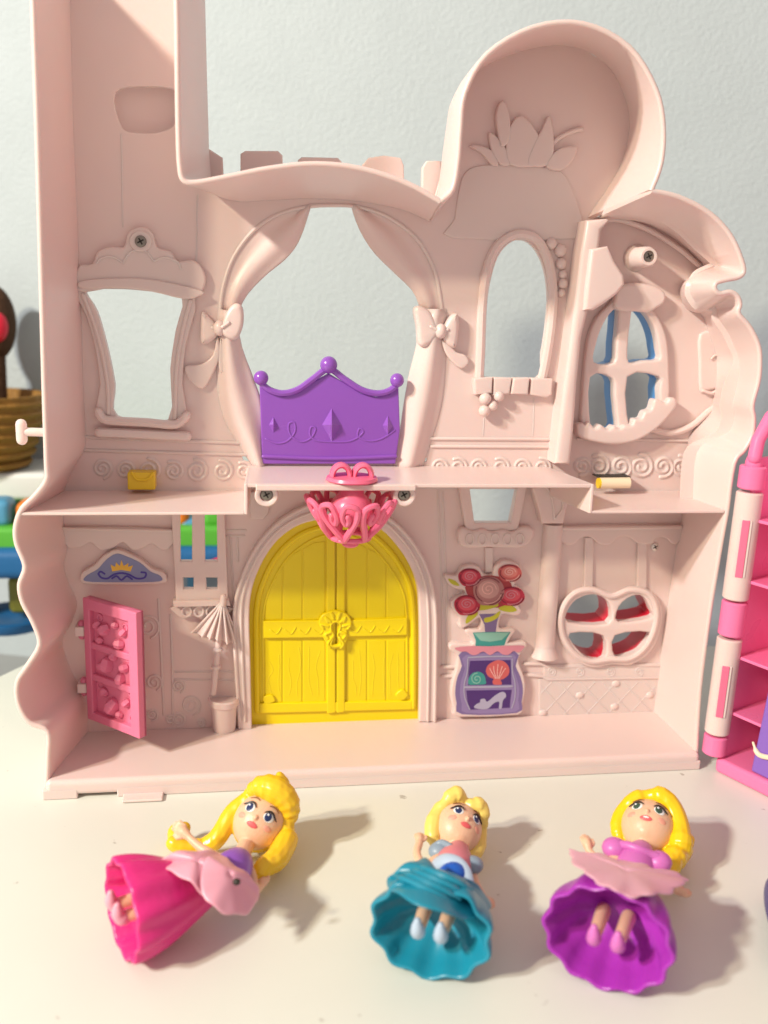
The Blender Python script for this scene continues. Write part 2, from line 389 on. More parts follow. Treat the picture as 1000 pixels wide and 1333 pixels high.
for px, py in ((347, 644), (526, 644)):
    x, z = at(px, py, -5.6)
    o = lathe([(0, .0), (.36, 0), (.38, -.14), (.48, -.2), (.6, -.2), (.67, -.12), (.68, 0), (.68, .9), (0, .9)], (x, -5.6, z), (0, 1, 0), 26).build('screw_boss', PALE, C)
    screw(px, py, -5.66, .34, o)
# ---- upper left: pediment window
ped = [(112, 380), (99, 376), (98, 358), (104, 345), (120, 343), (126, 328), (143, 321), (161, 321), (165, 305), (175, 297), (188, 296), (199, 304), (205, 322), (222, 327), (232, 340), (250, 338), (263, 348), (268, 366), (261, 383), (248, 389), (238, 388), (195, 378), (150, 374)]
pl('window_pediment', ped, [], -.45, 0, PALE, C, .14, n=3)
pl('pediment_trim', [(104, 366), (150, 362), (200, 364), (262, 378), (258, 386), (238, 389), (195, 379), (150, 375), (108, 376)], [], -.62, -.4, PALE, C, .09, n=3)
fo = [(100, 378), (113, 410), (125, 455), (131, 500), (133, 545), (236, 551), (238, 500), (242, 450), (254, 386), (195, 377), (150, 374)]
fr = pl('window_frame', fo, [win_l], -.34, .02, PALE, C, .1, n=3, yref=0)
for px in (([(108, 384), (122, 420), (133, 460), (140, 500), (141, 538)]), ([(248, 392), (238, 430), (230, 480), (228, 544)])):
    tb('frame_bead', px, -.34, .13, PALE, C)
tb('window_sill', [(128, 536), (134, 545), (150, 548), (190, 550), (224, 553), (235, 549), (243, 541)], -.5, .27, PALE, C)
tb('window_sill', [(129, 563), (160, 564), (200, 566), (243, 568)], -.4, .3, PALE, C, flat=.8)
for l in ([(126, 342), (132, 336), (146, 334), (160, 342)], [(160, 342), (170, 328), (188, 326), (200, 340)], [(200, 340), (214, 335), (230, 340), (236, 350)]): tb('shell_lobe', l, -.44, .07, PALE, C)
screw(183, 314, -.62, .33, C)
o = pl('screw_seat', [(183+15*math.cos(t*.7), 314+14*math.sin(t*.7)) for t in range(9)], [], -.56, -.4, PALE, C, .08, n=3)
# ---- tower lines, thin moulded joints
def rib(pts, r=.045, y=0., nm='moulded_joint'): return tb(nm, pts, y+r*.75, r*1.35, PALE, C, s=False, n=6)
for l in ([(158, 175), (160, 295)], [(650, 219), (651, 312)], [(712, 222), (716, 312)], [(630, 545), (629, 567)], [(695, 520), (694, 567)], [(257, 255), (256, 330), (252, 400)]): rib(l)
for l in ([(108, 569), (215, 573), (320, 577)], [(108, 586), (215, 589), (322, 592)], [(560, 571), (722, 572)], [(562, 581), (722, 582)], [(752, 571), (898, 574)]):
    tb('wall_band', l, -.02, .11, PALE, C, s=False)
# arch surround
tb('arch_moulding', arch[3:-3], .03, .12, PALE, C)
# ---- battlements (plates standing on the roof)
for l in ([(258, 245), (258, 196), (270, 192), (290, 205), (292, 245)], [(313, 245), (313, 200), (319, 196), (362, 196), (368, 202), (369, 245)], [(387, 245), (388, 208), (393, 204), (440, 205), (445, 210), (445, 245)],
          [(470, 250), (471, 215), (480, 205), (500, 202), (522, 205), (526, 215), (527, 255)], [(549, 275), (550, 218), (556, 209), (575, 209), (574, 275)]):
    pl('battlement', l, [], 0.6, 1.05, PALE, C, .1, s=False)
# ---- curtains and bows
drape('curtain', [(288, 402), (290, 372), (303, 335), (330, 300), (362, 279), (402, 267)], [(308, 408), (320, 384), (345, 358), (372, 336), (389, 312), (403, 268)], .25, .22, 1.3, PALE, C, .6)['label'] = 'upper left swept curtain'
drape('curtain', [(578, 405), (574, 380), (563, 345), (540, 306), (503, 281), (461, 267)], [(548, 402), (538, 378), (513, 354), (486, 327), (468, 297), (459, 268)], .25, .22, 1.3, PALE, C, .6)['label'] = 'upper right swept curtain'
drape('curtain', [(286, 402), (284, 440), (283, 500), (293, 547), (313, 580), (333, 610)], [(306, 406), (313, 450), (328, 490), (340, 525), (345, 565), (347, 610)], .1, .42, 1.0, PALE, C, 3.1)['label'] = 'lower left curtain tail'
drape('curtain', [(550, 402), (543, 450), (533, 490), (526, 530), (520, 570), (511, 610)], [(580, 402), (580, 450), (577, 510), (569, 548), (558, 580), (548, 610)], .1, .42, 1.0, PALE, C, 3.1)['label'] = 'lower right curtain tail'
def bow(loops, knot, tails):
    for l, y, t in loops:
        o = pl('bow_loop', l, [], y, .1, PALE, C, .26, n=4)
        kx, ky = knot; fx_ = sum(p[0] for p in l)/len(l); fy_ = sum(p[1] for p in l)/len(l)
        tb('loop_fold', [(kx*.8+fx_*.2, ky*.8+fy_*.2), (kx*.35+fx_*.65, ky*.35+fy_*.65-2)], y-.0, .1, PALE, o)
    for l in tails: pl('bow_tail', l, [], -.35, .1, PALE, C, .12, n=3)
    x, z = at(*knot, -.6); ball((x, -.55, z), (.36, .4, .46)).build('bow_knot', PALE, C)
bow([([(288, 430), (295, 406), (306, 395), (316, 400), (317, 422), (309, 441), (297, 441)], -.95, 0), ([(284, 427), (273, 413), (263, 406), (261, 428), (262, 447), (273, 446), (284, 436)], -.5, 0)], (286, 427),
    [[(283, 438), (277, 462), (262, 474), (241, 477), (246, 494), (263, 507), (276, 490), (287, 460)], [(288, 438), (294, 460), (293, 482), (286, 484), (284, 460)]])
bow([([(571, 428), (561, 406), (547, 398), (540, 404), (544, 426), (546, 448), (557, 451), (569, 438)], -.7, 0), ([(578, 428), (587, 412), (597, 409), (598, 430), (594, 452), (584, 449), (577, 438)], -.7, 0)], (574, 431),
    [[(568, 440), (560, 462), (561, 484), (567, 484), (572, 462), (574, 442)], [(575, 444), (583, 464), (600, 480), (611, 472), (606, 462), (594, 458), (583, 444)]])
# ---- purple balcony
bal = [(341, 604), (340, 560), (338, 502), (350, 511), (368, 516), (388, 511), (408, 497), (428, 486), (448, 498), (470, 512), (490, 517), (506, 513), (519, 503), (521, 560), (515, 604)]
pur = pl('balcony', bal, [], -.45, -.1, PURPLE, C, .08, s=False, label='purple crown shaped balcony panel')
tb('top_rail', [(339, 497), (350, 507), (368, 512), (388, 507), (408, 493), (428, 480), (448, 493), (470, 507), (490, 512), (506, 509), (518, 500)], -.5, .2, PURPLE, pur)
for px, py, r in ((340, 492, .44), (428, 475, .52), (517, 495, .43)): ball((at(px, py, -.55)[0], -.55, at(px, py, -.55)[1]), r, seg=24, rg=16).build('finial_ball', PURPLE, pur)
for cx, cy, w, h in ((432, 553, 13, 22), (505, 554, 7, 14), (356, 553, 6, 11)):
    c = P3(cx, cy, -.46-.04*w); q = [P3(cx-w, cy, -.44), P3(cx, cy-h, -.44), P3(cx+w, cy, -.44), P3(cx, cy+h, -.44)]
    MB().add([c]+q, [(0, 2, 1), (0, 3, 2), (0, 4, 3), (0, 1, 4)]).build('diamond_stud', PURPLE, pur, smooth=False)
tb('scroll_line', [(346, 571), (360, 577), (374, 574), (384, 562), (383, 550), (376, 552), (378, 566), (392, 575), (405, 570), (411, 558), (405, 556), (404, 567), (415, 574), (450, 575), (465, 570), (473, 562), (468, 558), (466, 568), (480, 574), (497, 571), (514, 560)], -.43, .07, PURPLE, pur)
tb('base_rail', [(343, 594), (430, 597), (515, 594)], -.48, .12, PURPLE, pur)
# ---- friezes of curls
def curl(cx, cy, r, d=1, y=-.02, nm='curl_ornament', tr=.11):
    return tb(nm, spiral(cx, cy, r*.22, r, 1.75, random.uniform(2.6, 3.4), d), y+tr*.55, tr*1.25, PALE, C, s=False, n=6)
for cx, cy, r in ((133, 610, 13), (163, 612, 13), (194, 612, 15), (226, 613, 13), (256, 613, 15), (290, 613, 14), (318, 613, 12)): curl(cx, cy, r, 1 if cx % 2 else -1)
for i, cx in enumerate((572, 597, 622, 652, 679, 706)): curl(cx, 608, 12, (-1)**i)
for i, (cx, r) in enumerate(((757, 12), (779, 15), (808, 14), (834, 16), (863, 14), (886, 14))): curl(cx, 607, r, (-1)**i, tr=.14)
# ---- clip and peg
x, z = at(185, 624, -.6)
o = bevel(box(x-.8, x+.8, -1.1, 0, z-.55, z+.5).build('yellow_clip', LEMON, C, angle=180), .08)
tb('clip_ridge', [(172, 616), (178, 624), (192, 624), (199, 616)], -1.12, .09, LEMON, o)
a, b = P3(781, 629, -1.2), P3(819, 628.5, -1.2)
sweep([a, b], .36, 16, cap=False).build('cream_peg', CREAM, C); sweep([a-V((.14, 0, 0)), a+V((.05, 0, 0))], .34, 16, cap=False).build('peg_end', LEMON, C)
bevel(box(a.x-.1, b.x+.2, -1.0, -.02, a.z+.33, a.z+.39).build('peg_slot_edge', DARK, C, smooth=False), .02)
a = P3(28, 562, -3); b = P3(66, 563, -3)
o = sweep([a, b], .24, 14).build('side_peg', PALE, C); sweep([a+V((0, 0, .42)), a-V((0, 0, .45))], .3, 14).build('peg_knob', PALE, o)
tb('side_peg', [(62, 545), (66, 549)], -3, .25, PALE, C, s=False)
# ---- dome room: bag shape, leaves
pl('wall_panel', [(592, 285), (598, 245), (606, 224), (625, 215), (665, 214), (710, 217), (732, 224), (745, 245), (760, 288), (763, 310), (590, 310)], [], -.1, .1, PALE, C, .09, n=3)
leaves = [[(640, 214), (628, 200), (612, 190), (622, 188), (640, 195), (650, 214)], [(652, 214), (640, 195), (637, 172), (648, 178), (660, 195), (664, 214)],
          [(664, 214), (660, 180), (668, 158), (680, 150), (695, 165), (705, 185), (705, 214)], [(688, 214), (694, 190), (706, 168), (716, 150), (722, 185), (716, 214)], [(712, 216), (722, 198), (738, 190), (752, 192), (745, 210), (730, 222)],
          [(653, 190), (646, 150), (655, 130), (664, 150), (664, 180)]]
for i, l in enumerate(leaves): pl('leaf', l, [], -.28-.03*i, .1, PALE, C, .1, n=3)
tb('leaf_stem', [(716, 190), (730, 178), (748, 170), (757, 168)], -.15, .14, PALE, C)
# ---- oval window
tb('oval_frame', [(624, 492), (626, 450), (628, 398), (634, 352), (648, 320), (673, 305), (699, 312), (714, 340), (720, 380), (718, 420), (712, 462), (706, 492)], -.12, .3, PALE, C)
for l in ([(617, 492), (642, 491), (641, 512), (619, 514)], [(643, 491), (667, 492), (664, 513), (642, 515)], [(669, 492), (690, 492), (688, 514), (666, 513)], [(692, 492), (720, 493), (719, 514), (712, 518), (690, 514)]):
    pl('sill_stone', l, [], -.62+random.uniform(-.06, .06), 0, PALE, C, .13, s=False)
for px, py, r in ((632, 519, .38), (650, 516, .33), (642, 528, .31), (631, 535, .37)): x, z = at(px, py, -.55); ball((x, -.5, z), r).build('berry', PALE, C)
for px, py, r in ((718, 317, .36), (730, 326, .4), (731, 343, .36), (733, 357, .28), (733, 369, .33), (731, 381, .26)): x, z = at(px, py, -.1); ball((x, -.06, z), r).build('bead', PALE, C)
# ---- ridge between tower and right room
pl('dividing_ridge', [(765, 286), (757, 330), (749, 400), (741, 460), (733, 520), (723, 604), (743, 606), (748, 560), (752, 500), (758, 440), (768, 400), (778, 350), (784, 300), (796, 284)], [], -1.7, .05, PALE, C, .28, s=False)
pl('slanted_board', z7([(228, 240), (300, 228), (328, 292), (366, 350), (372, 390), (338, 432), (288, 470), (240, 500), (200, 500), (208, 400)]), [], -2.1, -1.0, PALE, C, .22, s=False)
# ---- right room window
fw = z7([(345, 430), (290, 478), (240, 530), (206, 610), (190, 720), (180, 850), (178, 990), (250, 1030), (400, 1020), (500, 960), (543, 880), (544, 760), (538, 640), (515, 560), (470, 490), (420, 440)])
pl('window_frame', fw, [p for p in panes], -.5, -.02, PALE, C, .16, n=3, yref=0)
pl('window_hood', z7([(330, 450), (345, 405), (390, 385), (450, 386), (510, 402), (543, 428), (540, 466), (505, 492), (470, 510), (420, 505), (360, 505), (330, 485)]), [], -.85, -.2, PALE, C, .2, n=4)
pl('scalloped_sill', z7([(170, 988), (178, 1035), (240, 1058), (330, 1070), (425, 1052), (510, 1000), (570, 935), (592, 900), (585, 873), (560, 872), (545, 892), (520, 880), (495, 880), (482, 918), (455, 930), (440, 958), (412, 962), (400, 985), (370, 985), (350, 1000), (325, 988), (300, 1005), (270, 985), (245, 998), (222, 975), (205, 985), (190, 978)]), [], -1.0, -.2, PALE, C, .2, n=4)
def grow(l, k):
    cx = sum(p[0] for p in l)/len(l); cy = sum(p[1] for p in l)/len(l); return [(cx+(a-cx)*k, cy+(b-cy)*k) for a, b in l]
fr_b = z7([(290, 470), (230, 530), (195, 620), (180, 720), (175, 850), (178, 1010), (300, 1040), (450, 1020), (530, 960), (545, 850), (540, 640), (515, 560), (470, 480), (380, 430)])
pl('outer_window', fr_b, [grow(p, 1.0) for p in panes], .35, 1.35, BLUE, C, .03, n=3, yref=0, label='blue outer window frame')
# screw post
p0 = P3(833, 332, 0); p1 = P3(845, 334, -1.9)
o = lathe([(.85, 0), (.66, .35), (.6, 1.75), (.5, 1.93), (.36, 1.93), (.36, 1.8), (0, 1.8)], (p1.x, 0, p1.z), (0, -1, 0), 26).build('screw_post', PALE, C)
screw(845, 333.5, -1.82, .34, o)
# side panel relief on the far right wall
pl('side_panel', z7([(690, 600), (770, 590), (800, 620), (805, 700), (800, 760), (780, 820), (720, 845), (690, 840), (686, 720)]), [], -.2, .1, PALE, C, .18, n=3)
tb('curl_ornament', z7([(700, 840), (740, 850), (780, 820)]), -.3, .1, PALE, C)
tb('curl_ornament', z7([(735, 705), (752, 690), (772, 700)]), -.3, .06, PALE, C)
0 and pl('corner_ledge', [(850, 572), (868, 566), (885, 552), (905, 538), (931, 532), (945, 545), (935, 562), (915, 570), (897, 582), (892, 590)], [], -1.0, 0, PALE, C, .25, n=3)
tb('wall_ridge', z7([(470, 1000), (560, 1020), (650, 990), (720, 930), (760, 905)]), -.2, .22, PALE, C)
tb('wall_ridge', z7([(290, 120), (350, 118), (470, 160), (600, 240), (700, 320), (745, 300), (790, 285)]), -.35, .16, PALE, C)
tb('wall_ridge', z7([(800, 285), (720, 320), (665, 350), (650, 400), (680, 450), (720, 490), (760, 470)]), -2.3, .2, PALE, C)
# ---- lower left
pl('scalloped_awning', [(84, 688), (222, 690), (222, 712), (210, 716), (198, 708), (186, 714), (172, 716), (160, 706), (146, 714), (130, 716), (118, 706), (104, 713), (88, 712)], [], -.3, .02, PALE, C, .08, n=3)
tb('wall_band', [(82, 688), (224, 691)], -.32, .1, PALE, C, s=False)
pl('window_frame', [(222, 650), (292, 650), (297, 780), (229, 784)], [tuple(g) for g in grid], -.5, .0, PALE, C, .09, s=False)
pl('window_sill', [(225, 783), (298, 781), (300, 789), (226, 791)], [], -.75, .0, PALE, C, .08, s=False)
pl('lace_trim', [(226, 790), (299, 790), (297, 800), (288, 806), (276, 801), (265, 808), (252, 802), (240, 806), (229, 800)], [], -.35, .02, PALE, C, .08, n=3)
for cx in (243, 259, 275): tb('lace_ring', [(cx+6*math.cos(t), 796+6.5*math.sin(t)) for t in [k*math.pi/5 for k in range(10)]], -.42, .08, PALE, C, closed=True, k=2)
# umbrella: pleated half cone
ap = P3(290, 782, -.9); hem = [(250, 824), (263, 829), (273, 832), (283, 834), (296, 838), (306, 838), (311, 833)]
mb = MB(); vs = [ap]; n_ = len(hem)
for i, (a, b) in enumerate(hem):
    f = math.sin(math.pi*i/(n_-1)); vs.append(P3(a, b, -.35-1.0*f))
    if i < n_-1: a2, b2 = hem[i+1]; f2 = math.sin(math.pi*(i+.5)/(n_-1)); vs.append(P3((a+a2)/2, (b+b2)/2-3, -.05-.85*f2))
mb.add(vs, [(0, i, i+1) for i in range(1, len(vs)-1)]+[tuple(range(len(vs)-1, 0, -1))]); o = mb.build('parasol', PALE, C, smooth=False)
for i in range(1, len(vs), 2): sweep([ap, vs[i]], [.08, .07], 6).build('parasol_rib', PALE, o)
sweep([P3(290, 787, -.9), P3(291, 777, -.9)], .2, 10).build('parasol_tip', PALE, o)
sweep([P3(285, 832, -.6), P3(281, 870, -.6), P3(278, 902, -.6)], .2, 10).build('parasol_pole', PALE, C)
for px, py in ((284, 846), (281, 868)): ball(P3(px, py, -.6), (.32, .32, .17)).build('pole_collar', PALE, C)
mb = lathe([(0, 0), (.7, 0), (.74, .2), (.84, 1.7), (.96, 1.8), (1.0, 2.15), (.92, 2.25), (.8, 2.1), (0, 2.1)], (at(292, 946, -.4)[0], -.4, 1.12)).build('flower_tub', PALE, C)
for l in ([(222, 800), (224, 870), (225, 944)], [(206, 780), (210, 860), (213, 930)], [(228, 874), (320, 874)], [(228, 884), (320, 885)], [(294, 690), (320, 690)], [(294, 697), (318, 697)], [(300, 697), (304, 780)], [(309, 700), (310, 730)]): rib(l, .07)
for cx, cy, r in ((192, 815, 16), (200, 888, 11), (232, 893, 9), (248, 918, 14), (232, 936, 10), (222, 937, 7), (198, 930, 8), (262, 940, 6)): curl(cx, cy, r, tr=.07)
# crown sign
sg = [(110, 760), (104, 752), (108, 744), (122, 736), (134, 724), (150, 716), (164, 719), (184, 729), (198, 740), (212, 745), (217, 753), (211, 760), (160, 762)]
sgo = pl('sign_plaque', sg, [], -.55, .02, PALE, C, .12, n=4, label='arched sign plaque with a printed gold crown')
LAV = ink('lavender_print', (.24, .26, .45)); GOLD = ink('gold_print', (.85, .50, .06)); NAVY = ink('indigo_print', (.07, .05, .33))
pl('printed_panel', [(113, 757), (112, 750), (127, 741), (138, 729), (151, 721), (164, 724), (183, 733), (196, 744), (209, 750), (207, 757), (160, 758)], [], -.575, -.5, LAV, sgo, .01, n=4)
pl('printed_crown', [(146, 744), (144, 735), (150, 738), (151, 732), (156, 737), (158, 729), (161, 737), (167, 733), (167, 738), (173, 736), (170, 744), (158, 742)], [], -.59, -.56, GOLD, sgo, .005, s=False)
for l in ([(128, 747), (132, 752), (140, 753), (148, 748), (158, 746), (168, 748), (178, 753), (188, 752), (190, 746), (184, 745)], [(128, 747), (131, 744), (136, 747)], [(146, 753), (152, 750), (158, 755), (165, 750), (172, 754)]): tb('printed_scroll', l, -.585, .06, NAVY, sgo, flat=.15)
# ---- pink open door
h0, h1 = P3(104, 775, -.9), P3(119, 932, -.9)
DB = V((h1.x, -.9, 2.55)); zt_ = h0.z-.05
fx = on(187, 960, 2.55)
dirv = V((fx.x-DB.x, fx.y-DB.y, 0)); DW = dirv.length; dirv.normalize(); DH = zt_-DB.z; nrm = V((dirv.y, -dirv.x, 0))   # towards viewer's right/front
if nrm.y > 0: nrm = -nrm
def D(u, v, w): return DB+dirv*u*DW+V((0, 0, v*DH))+nrm*w
def dbox(u0, u1, v0, v1, w0, w1, nm, par, mt=ROSE, bv=.07, k=0):
    mb = MB(); vs = [D(u, v, w) for u in (u0, u1) for v in (v0, v1) for w in (w0, w1)]
    mb.add(vs, [(0, 1, 3, 2), (4, 6, 7, 5), (0, 4, 5, 1), (2, 3, 7, 6), (0, 2, 6, 4), (1, 5, 7, 3)])
    return bevel(mb.build(nm, mt, par, angle=180), bv, 2)
pd = dbox(0, 1, 0, 1, -.28, -.02, 'pink_door', C)
pd['label'] = 'pink hinged door standing open'
dbox(0, .12, 0, 1, -.28, .32, 'door_stile', pd); dbox(.84, 1, 0, 1, -.28, .32, 'door_stile', pd)
dbox(.1, .86, .91, 1, -.27, .31, 'door_rail', pd); dbox(.1, .86, 0, .07, -.27, .31, 'door_rail', pd)
for v0, v1 in ((.66, .18), ):
    pass
for v in (.62, .36): dbox(.1, .86, v-.025, v+.03, -.1, .22, 'door_rail', pd)
for u, v, r in ((.35, .78, .42), (.62, .70, .36), (.38, .50, .5), (.62, .42, .4), (.45, .17, .55), (.25, .68, .25), (.7, .52, .33), (.22, .8, .3), (.55, .84, .25), (.26, .47, .3), (.72, .24, .3), (.3, .26, .3), (.5, .58, .28), (.7, .8, .28), (.58, .12, .25)):
    c = D(u, v, .1); M3 = Matrix.Rotation(random.uniform(0, 3), 3, 'Y') @ Matrix.Rotation(.6, 3, 'Z')
    ball(c, (r, r*.9, r*1.1), seg=6, rg=4, M3=M3).build('gem_relief', ROSE, pd, angle=20)
for u, v in ((.72, .84), (.76, .6), (.78, .33), (.25, .86), (.2, .3), (.8, .12)):
    c = D(u, v, .0); sweep([c+(dirv*math.cos(t)+V((0, 0, math.sin(t))))*.2 for t in [k*math.pi/5 for k in range(10)]], .07, 6, closed=True).build('ring_relief', ROSE, pd)
for v in (.25, .72):
    sweep([D(-.09, v-.05, .1), D(-.09, v+.05, .1)], .24, 10).build('door_hinge', ROSE, pd)
    slab('hinge_lug', DB.x-.75, DB.x-.2, -1.1, 0, DB.z+DH*v-.3, DB.z+DH*v+.3, .05)
# ---- door frame and yellow door
fo = [(310, 950), (305, 860), (303, 800), (309, 765), (326, 722), (355, 684), (392, 660), (435, 650), (480, 658), (520, 683), (549, 720), (564, 760), (569, 800), (569, 860), (568, 940)]
o_l = [at(a, b, -.5) for a, b in fo]; i_l = [at(a, b, -.5) for a, b in [(328, 950)]+doorh[1:-1]+[(546, 940)]]
plate_mesh([sm(o_l, False, 4)+sm(i_l, False, 4)[::-1]], -.5, 0.02, .1).build('door_surround', PALE, C, wn=True)
mid = [((a+c)/2+(0), (b+d)/2) for (a, b), (c, d) in zip(fo, [(328, 950)]+doorh[1:-1]+[(546, 940)])]
tb('surround_bead', [(p[0], min(p[1], 938)) for p in mid], -.52, .1, PALE, C)
tb('surround_bead', [(a+(2 if a < 437 else -2), min(b+2, 938)) for a, b in fo[0:]], -.5, .12, PALE, C)
yd = plate_mesh([[V(p) for p in sm([at(a, b) for a, b in doorh[1:-1]], False, 4)]+[V(at(548, 945)), V(at(325, 950))]], .28, .6, .02).build('yellow_door', YELLOW, C, wn=True)
yd['label'] = 'yellow double arched door with keyhole lock'
YF = .28
tb('door_arch_border', [(335, 925), (334, 860), (334, 795), (343, 757), (362, 722), (388, 698), (415, 687), (437, 684), (462, 687), (488, 699), (514, 726), (532, 760), (537, 795), (538, 860), (538, 920)], YF-.02, .2, YELLOW, yd)
tb('door_arch_bead', [(343, 912), (343, 860), (343, 800), (352, 765), (370, 732), (394, 710), (418, 698), (437, 696), (458, 698), (482, 710), (506, 737), (524, 768), (529, 800), (530, 860), (530, 908)], YF-.02, .07, YELLOW, yd)
def arc_y(x):
    t = (x-437)/94.; return 697+100*(1-math.sqrt(max(0, 1-t*t)))
for x0, x1 in ((346, 367), (369, 393), (395, 423), (451, 477), (479, 502), (504, 527)):
    for part in (0, 1):
        if part: q = [(x0, 834), (x1, 834), (x1, 914), (x0, 915)]
        else: q = [(x0, arc_y(x0)+7), ((x0+x1)/2, arc_y((x0+x1)/2)+5), (x1, arc_y(x1)+7), (x1, 806), (x0, 807)]
        pk = pl('plank', q, [], YF-.045, YF+.02, YELLOW, yd, .035, s=False)
        if part and x1-x0 > 20:
            cx = (x0+x1)/2; q_ = random.random
            for g in range(2):
                dx = (-6, 5)[g]+q_()*3; top = 842+q_()*22; n_ = 3+int(q_()*2)
                tb('wood_grain', [(cx+dx+(q_()-.5)*7, top+k*(905-top)/n_) for k in range(n_+1)], YF-.03, .035, YELLOW, pk)
pl('door_stile', [(425, 694), (436, 692), (437, 928), (426, 929)], [], YF-.22, YF, YELLOW, yd, .06, s=False)
pl('door_stile', [(438.5, 692), (449, 694), (449, 927), (438.5, 928)], [], YF-.22, YF, YELLOW, yd, .06, s=False)
pl('door_crossbar', [(343, 809), (426, 808), (426, 830), (343, 831)], [], YF-.27, YF, YELLOW, yd, .06, s=False)
pl('door_crossbar', [(448, 808), (530, 805), (530, 827), (448, 829)], [], YF-.27, YF, YELLOW, yd, .06, s=False)
for k in range(4): tb('crossbar_scroll', [(352+k*19, 820), (360+k*19, 825), (366+k*19, 817)], YF-.28, .04, YELLOW, yd)
for k in range(4): tb('crossbar_scroll', [(456+k*18, 819), (464+k*18, 823), (470+k*18, 815)], YF-.28, .04, YELLOW, yd)
pl('door_bottom_rail', [(338, 916), (536, 913), (536, 924), (338, 929)], [], YF-.2, YF, YELLOW, yd, .07, s=False)
pl('door_corner_stud', [(343, 908), (354, 905), (358, 913), (346, 917)], [], YF-.2, YF, YELLOW, yd, .06)
pl('door_corner_stud', [(515, 906), (524, 898), (531, 905), (524, 912)], [], YF-.2, YF, YELLOW, yd, .06)
lk = pl('keyhole_lock', [(437, 795), (447, 797), (455, 803), (458, 812), (452, 820), (453, 830), (448, 840), (437, 845), (427, 840), (421, 830), (422, 820), (415, 812), (419, 802), (428, 797)], [[(437, 811), (442, 814), (442, 820), (440, 826), (443, 838), (431, 838), (434, 826), (431, 820), (432, 814)]], YF-.4, YF-.1, YELLOW, yd, .07, n=3)
tb('keyhole_rim', [(437, 809), (443, 813), (442, 821), (440, 827), (444, 840), (431, 840), (434, 827), (431, 821), (431, 813)], YF-.4, .07, YELLOW, lk, closed=True)
for dx, dy, a in ((-13, -14, 1), (13, -14, -1), (-19, -5, 1), (19, -5, -1), (-13, 8, 1), (13, 8, -1), (-10, 20, 1), (10, 20, -1), (-6, -21, 1), (6, -21, -1)):
    tb('lock_leaf', [(437+dx*.5, 818+dy*.6), (437+dx, 818+dy), (437+dx+3*a, 818+dy+5)], YF-.4, .1, YELLOW, lk)
# ---- lower middle right: lantern window, cloud, relief cupboard print
pl('window_frame', [(595, 630), (685, 630), (672, 689), (605, 689)], [tuple(lant)], -.4, 0, PALE, C, .1, s=False, yref=0)
pl('cloud_ledge', [(597, 694), (604, 687), (616, 691), (628, 688), (641, 692), (655, 689), (668, 692), (680, 686), (693, 687), (696, 697), (686, 710), (672, 714), (640, 713), (615, 714), (600, 710)], [], -.6, 0, PALE, C, .2, n=4)
for cx in (612, 628, 645, 661, 677): tb('cloud_loop', [(cx+5*math.cos(t), 702+7*math.sin(t)) for t in [k*math.pi/5 for k in range(10)]], -.62, .06, PALE, C, closed=True, k=2)
pl('ribbon', [(632, 713), (642, 713), (642, 745), (632, 745)], [], -.2, 0, PALE, C, .05, s=False)
for l in ([(570, 640), (575, 760), (576, 868)], [(576, 640), (581, 760), (582, 868)]): rib(l, .07)
pl('corner_relief', [(326, 640), (352, 640), (350, 668), (343, 676), (326, 675)], [], -.18, 0, PALE, C, .06, s=False)
def z5(l): return [(560+a/5.794, 720+b/5.794) for a, b in l]
rim = [(110, 170), (150, 168), (200, 170), (230, 120), (270, 95), (330, 90), (375, 110), (410, 160), (470, 165), (490, 110), (540, 60), (610, 62), (670, 90), (695, 140), (662, 200), (640, 240), (690, 270), (715, 310), (702, 350), (662, 385), (690, 430), (680, 462), (640, 475), (565, 460), (535, 480), (520, 560), (560, 575), (630, 570), (640, 600), (588, 680), (700, 668), (730, 685), (725, 720), (680, 770), (672, 830), (700, 900), (720, 980), (715, 1080), (692, 1160), (665, 1225), (215, 1240), (180, 1180), (155, 1080), (165, 980), (190, 900), (205, 830), (200, 770), (150, 735), (145, 695), (200, 680), (312, 690), (320, 660), (265, 600), (285, 575), (370, 575), (388, 520), (370, 490), (320, 525), (250, 572), (215, 550), (225, 490), (170, 430), (160, 370), (210, 330), (268, 310), (255, 282), (200, 270), (140, 235)]
rp = pl('cupboard_plaque', z5(rim), [], -.5, .02, PALE, C, .13, n=2, label='raised plaque printed with roses in a vase on a lavender cupboard')
LIL = ink('lilac_print', (.21, .15, .34)); DKP = ink('dark_plum_print', (.075, .03, .17)); RSE = ink('crimson_print', (.50, .03, .07)); CORAL = ink('coral_print', (.60, .12, .12)); MUT = ink('dusty_rose_print', (.46, .20, .20)); TEAL = ink('teal_print', (.05, .30, .28)); LIME = ink('leaf_green_print', (.52, .50, .04)); PKP = ink('pink_print', (.68, .26, .33)); SIL = ink('silver_print', (.42, .40, .54)); MAU = ink('mauve_print', (.20, .14, .30)); AQ = ink('pale_teal_print', (.25, .50, .42)); LIN = ink('light_pink_print', (.85, .48, .45)); MID = ink('mid_lilac_print', (.28, .21, .42))
pn = [0]
def prn(nm, l, mt, lv, s=True, n=3): return pl(nm, z5(l), [], -.5-.012*lv, -.5-.012*(lv-1)+.004 if lv > 1 else -.45, mt, rp, 0, s=s, n=n, yref=-.5)
def ptube(nm, l, mt, lv, r=.03): return tb(nm, z5(l), -.5-.012*lv, r, mt, rp, flat=.25, n=6)
prn('printed_cupboard', [(245, 740), (240, 850), (205, 940), (190, 1040), (200, 1130), (240, 1215), (655, 1205), (690, 1120), (700, 1020), (680, 930), (645, 850), (640, 740)], LIL, 1)
prn('printed_frame', [(268, 770), (262, 870), (235, 960), (225, 1050), (240, 1140), (275, 1205), (640, 1198), (665, 1110), (672, 1020), (650, 930), (625, 860), (625, 760)], MID, 2)
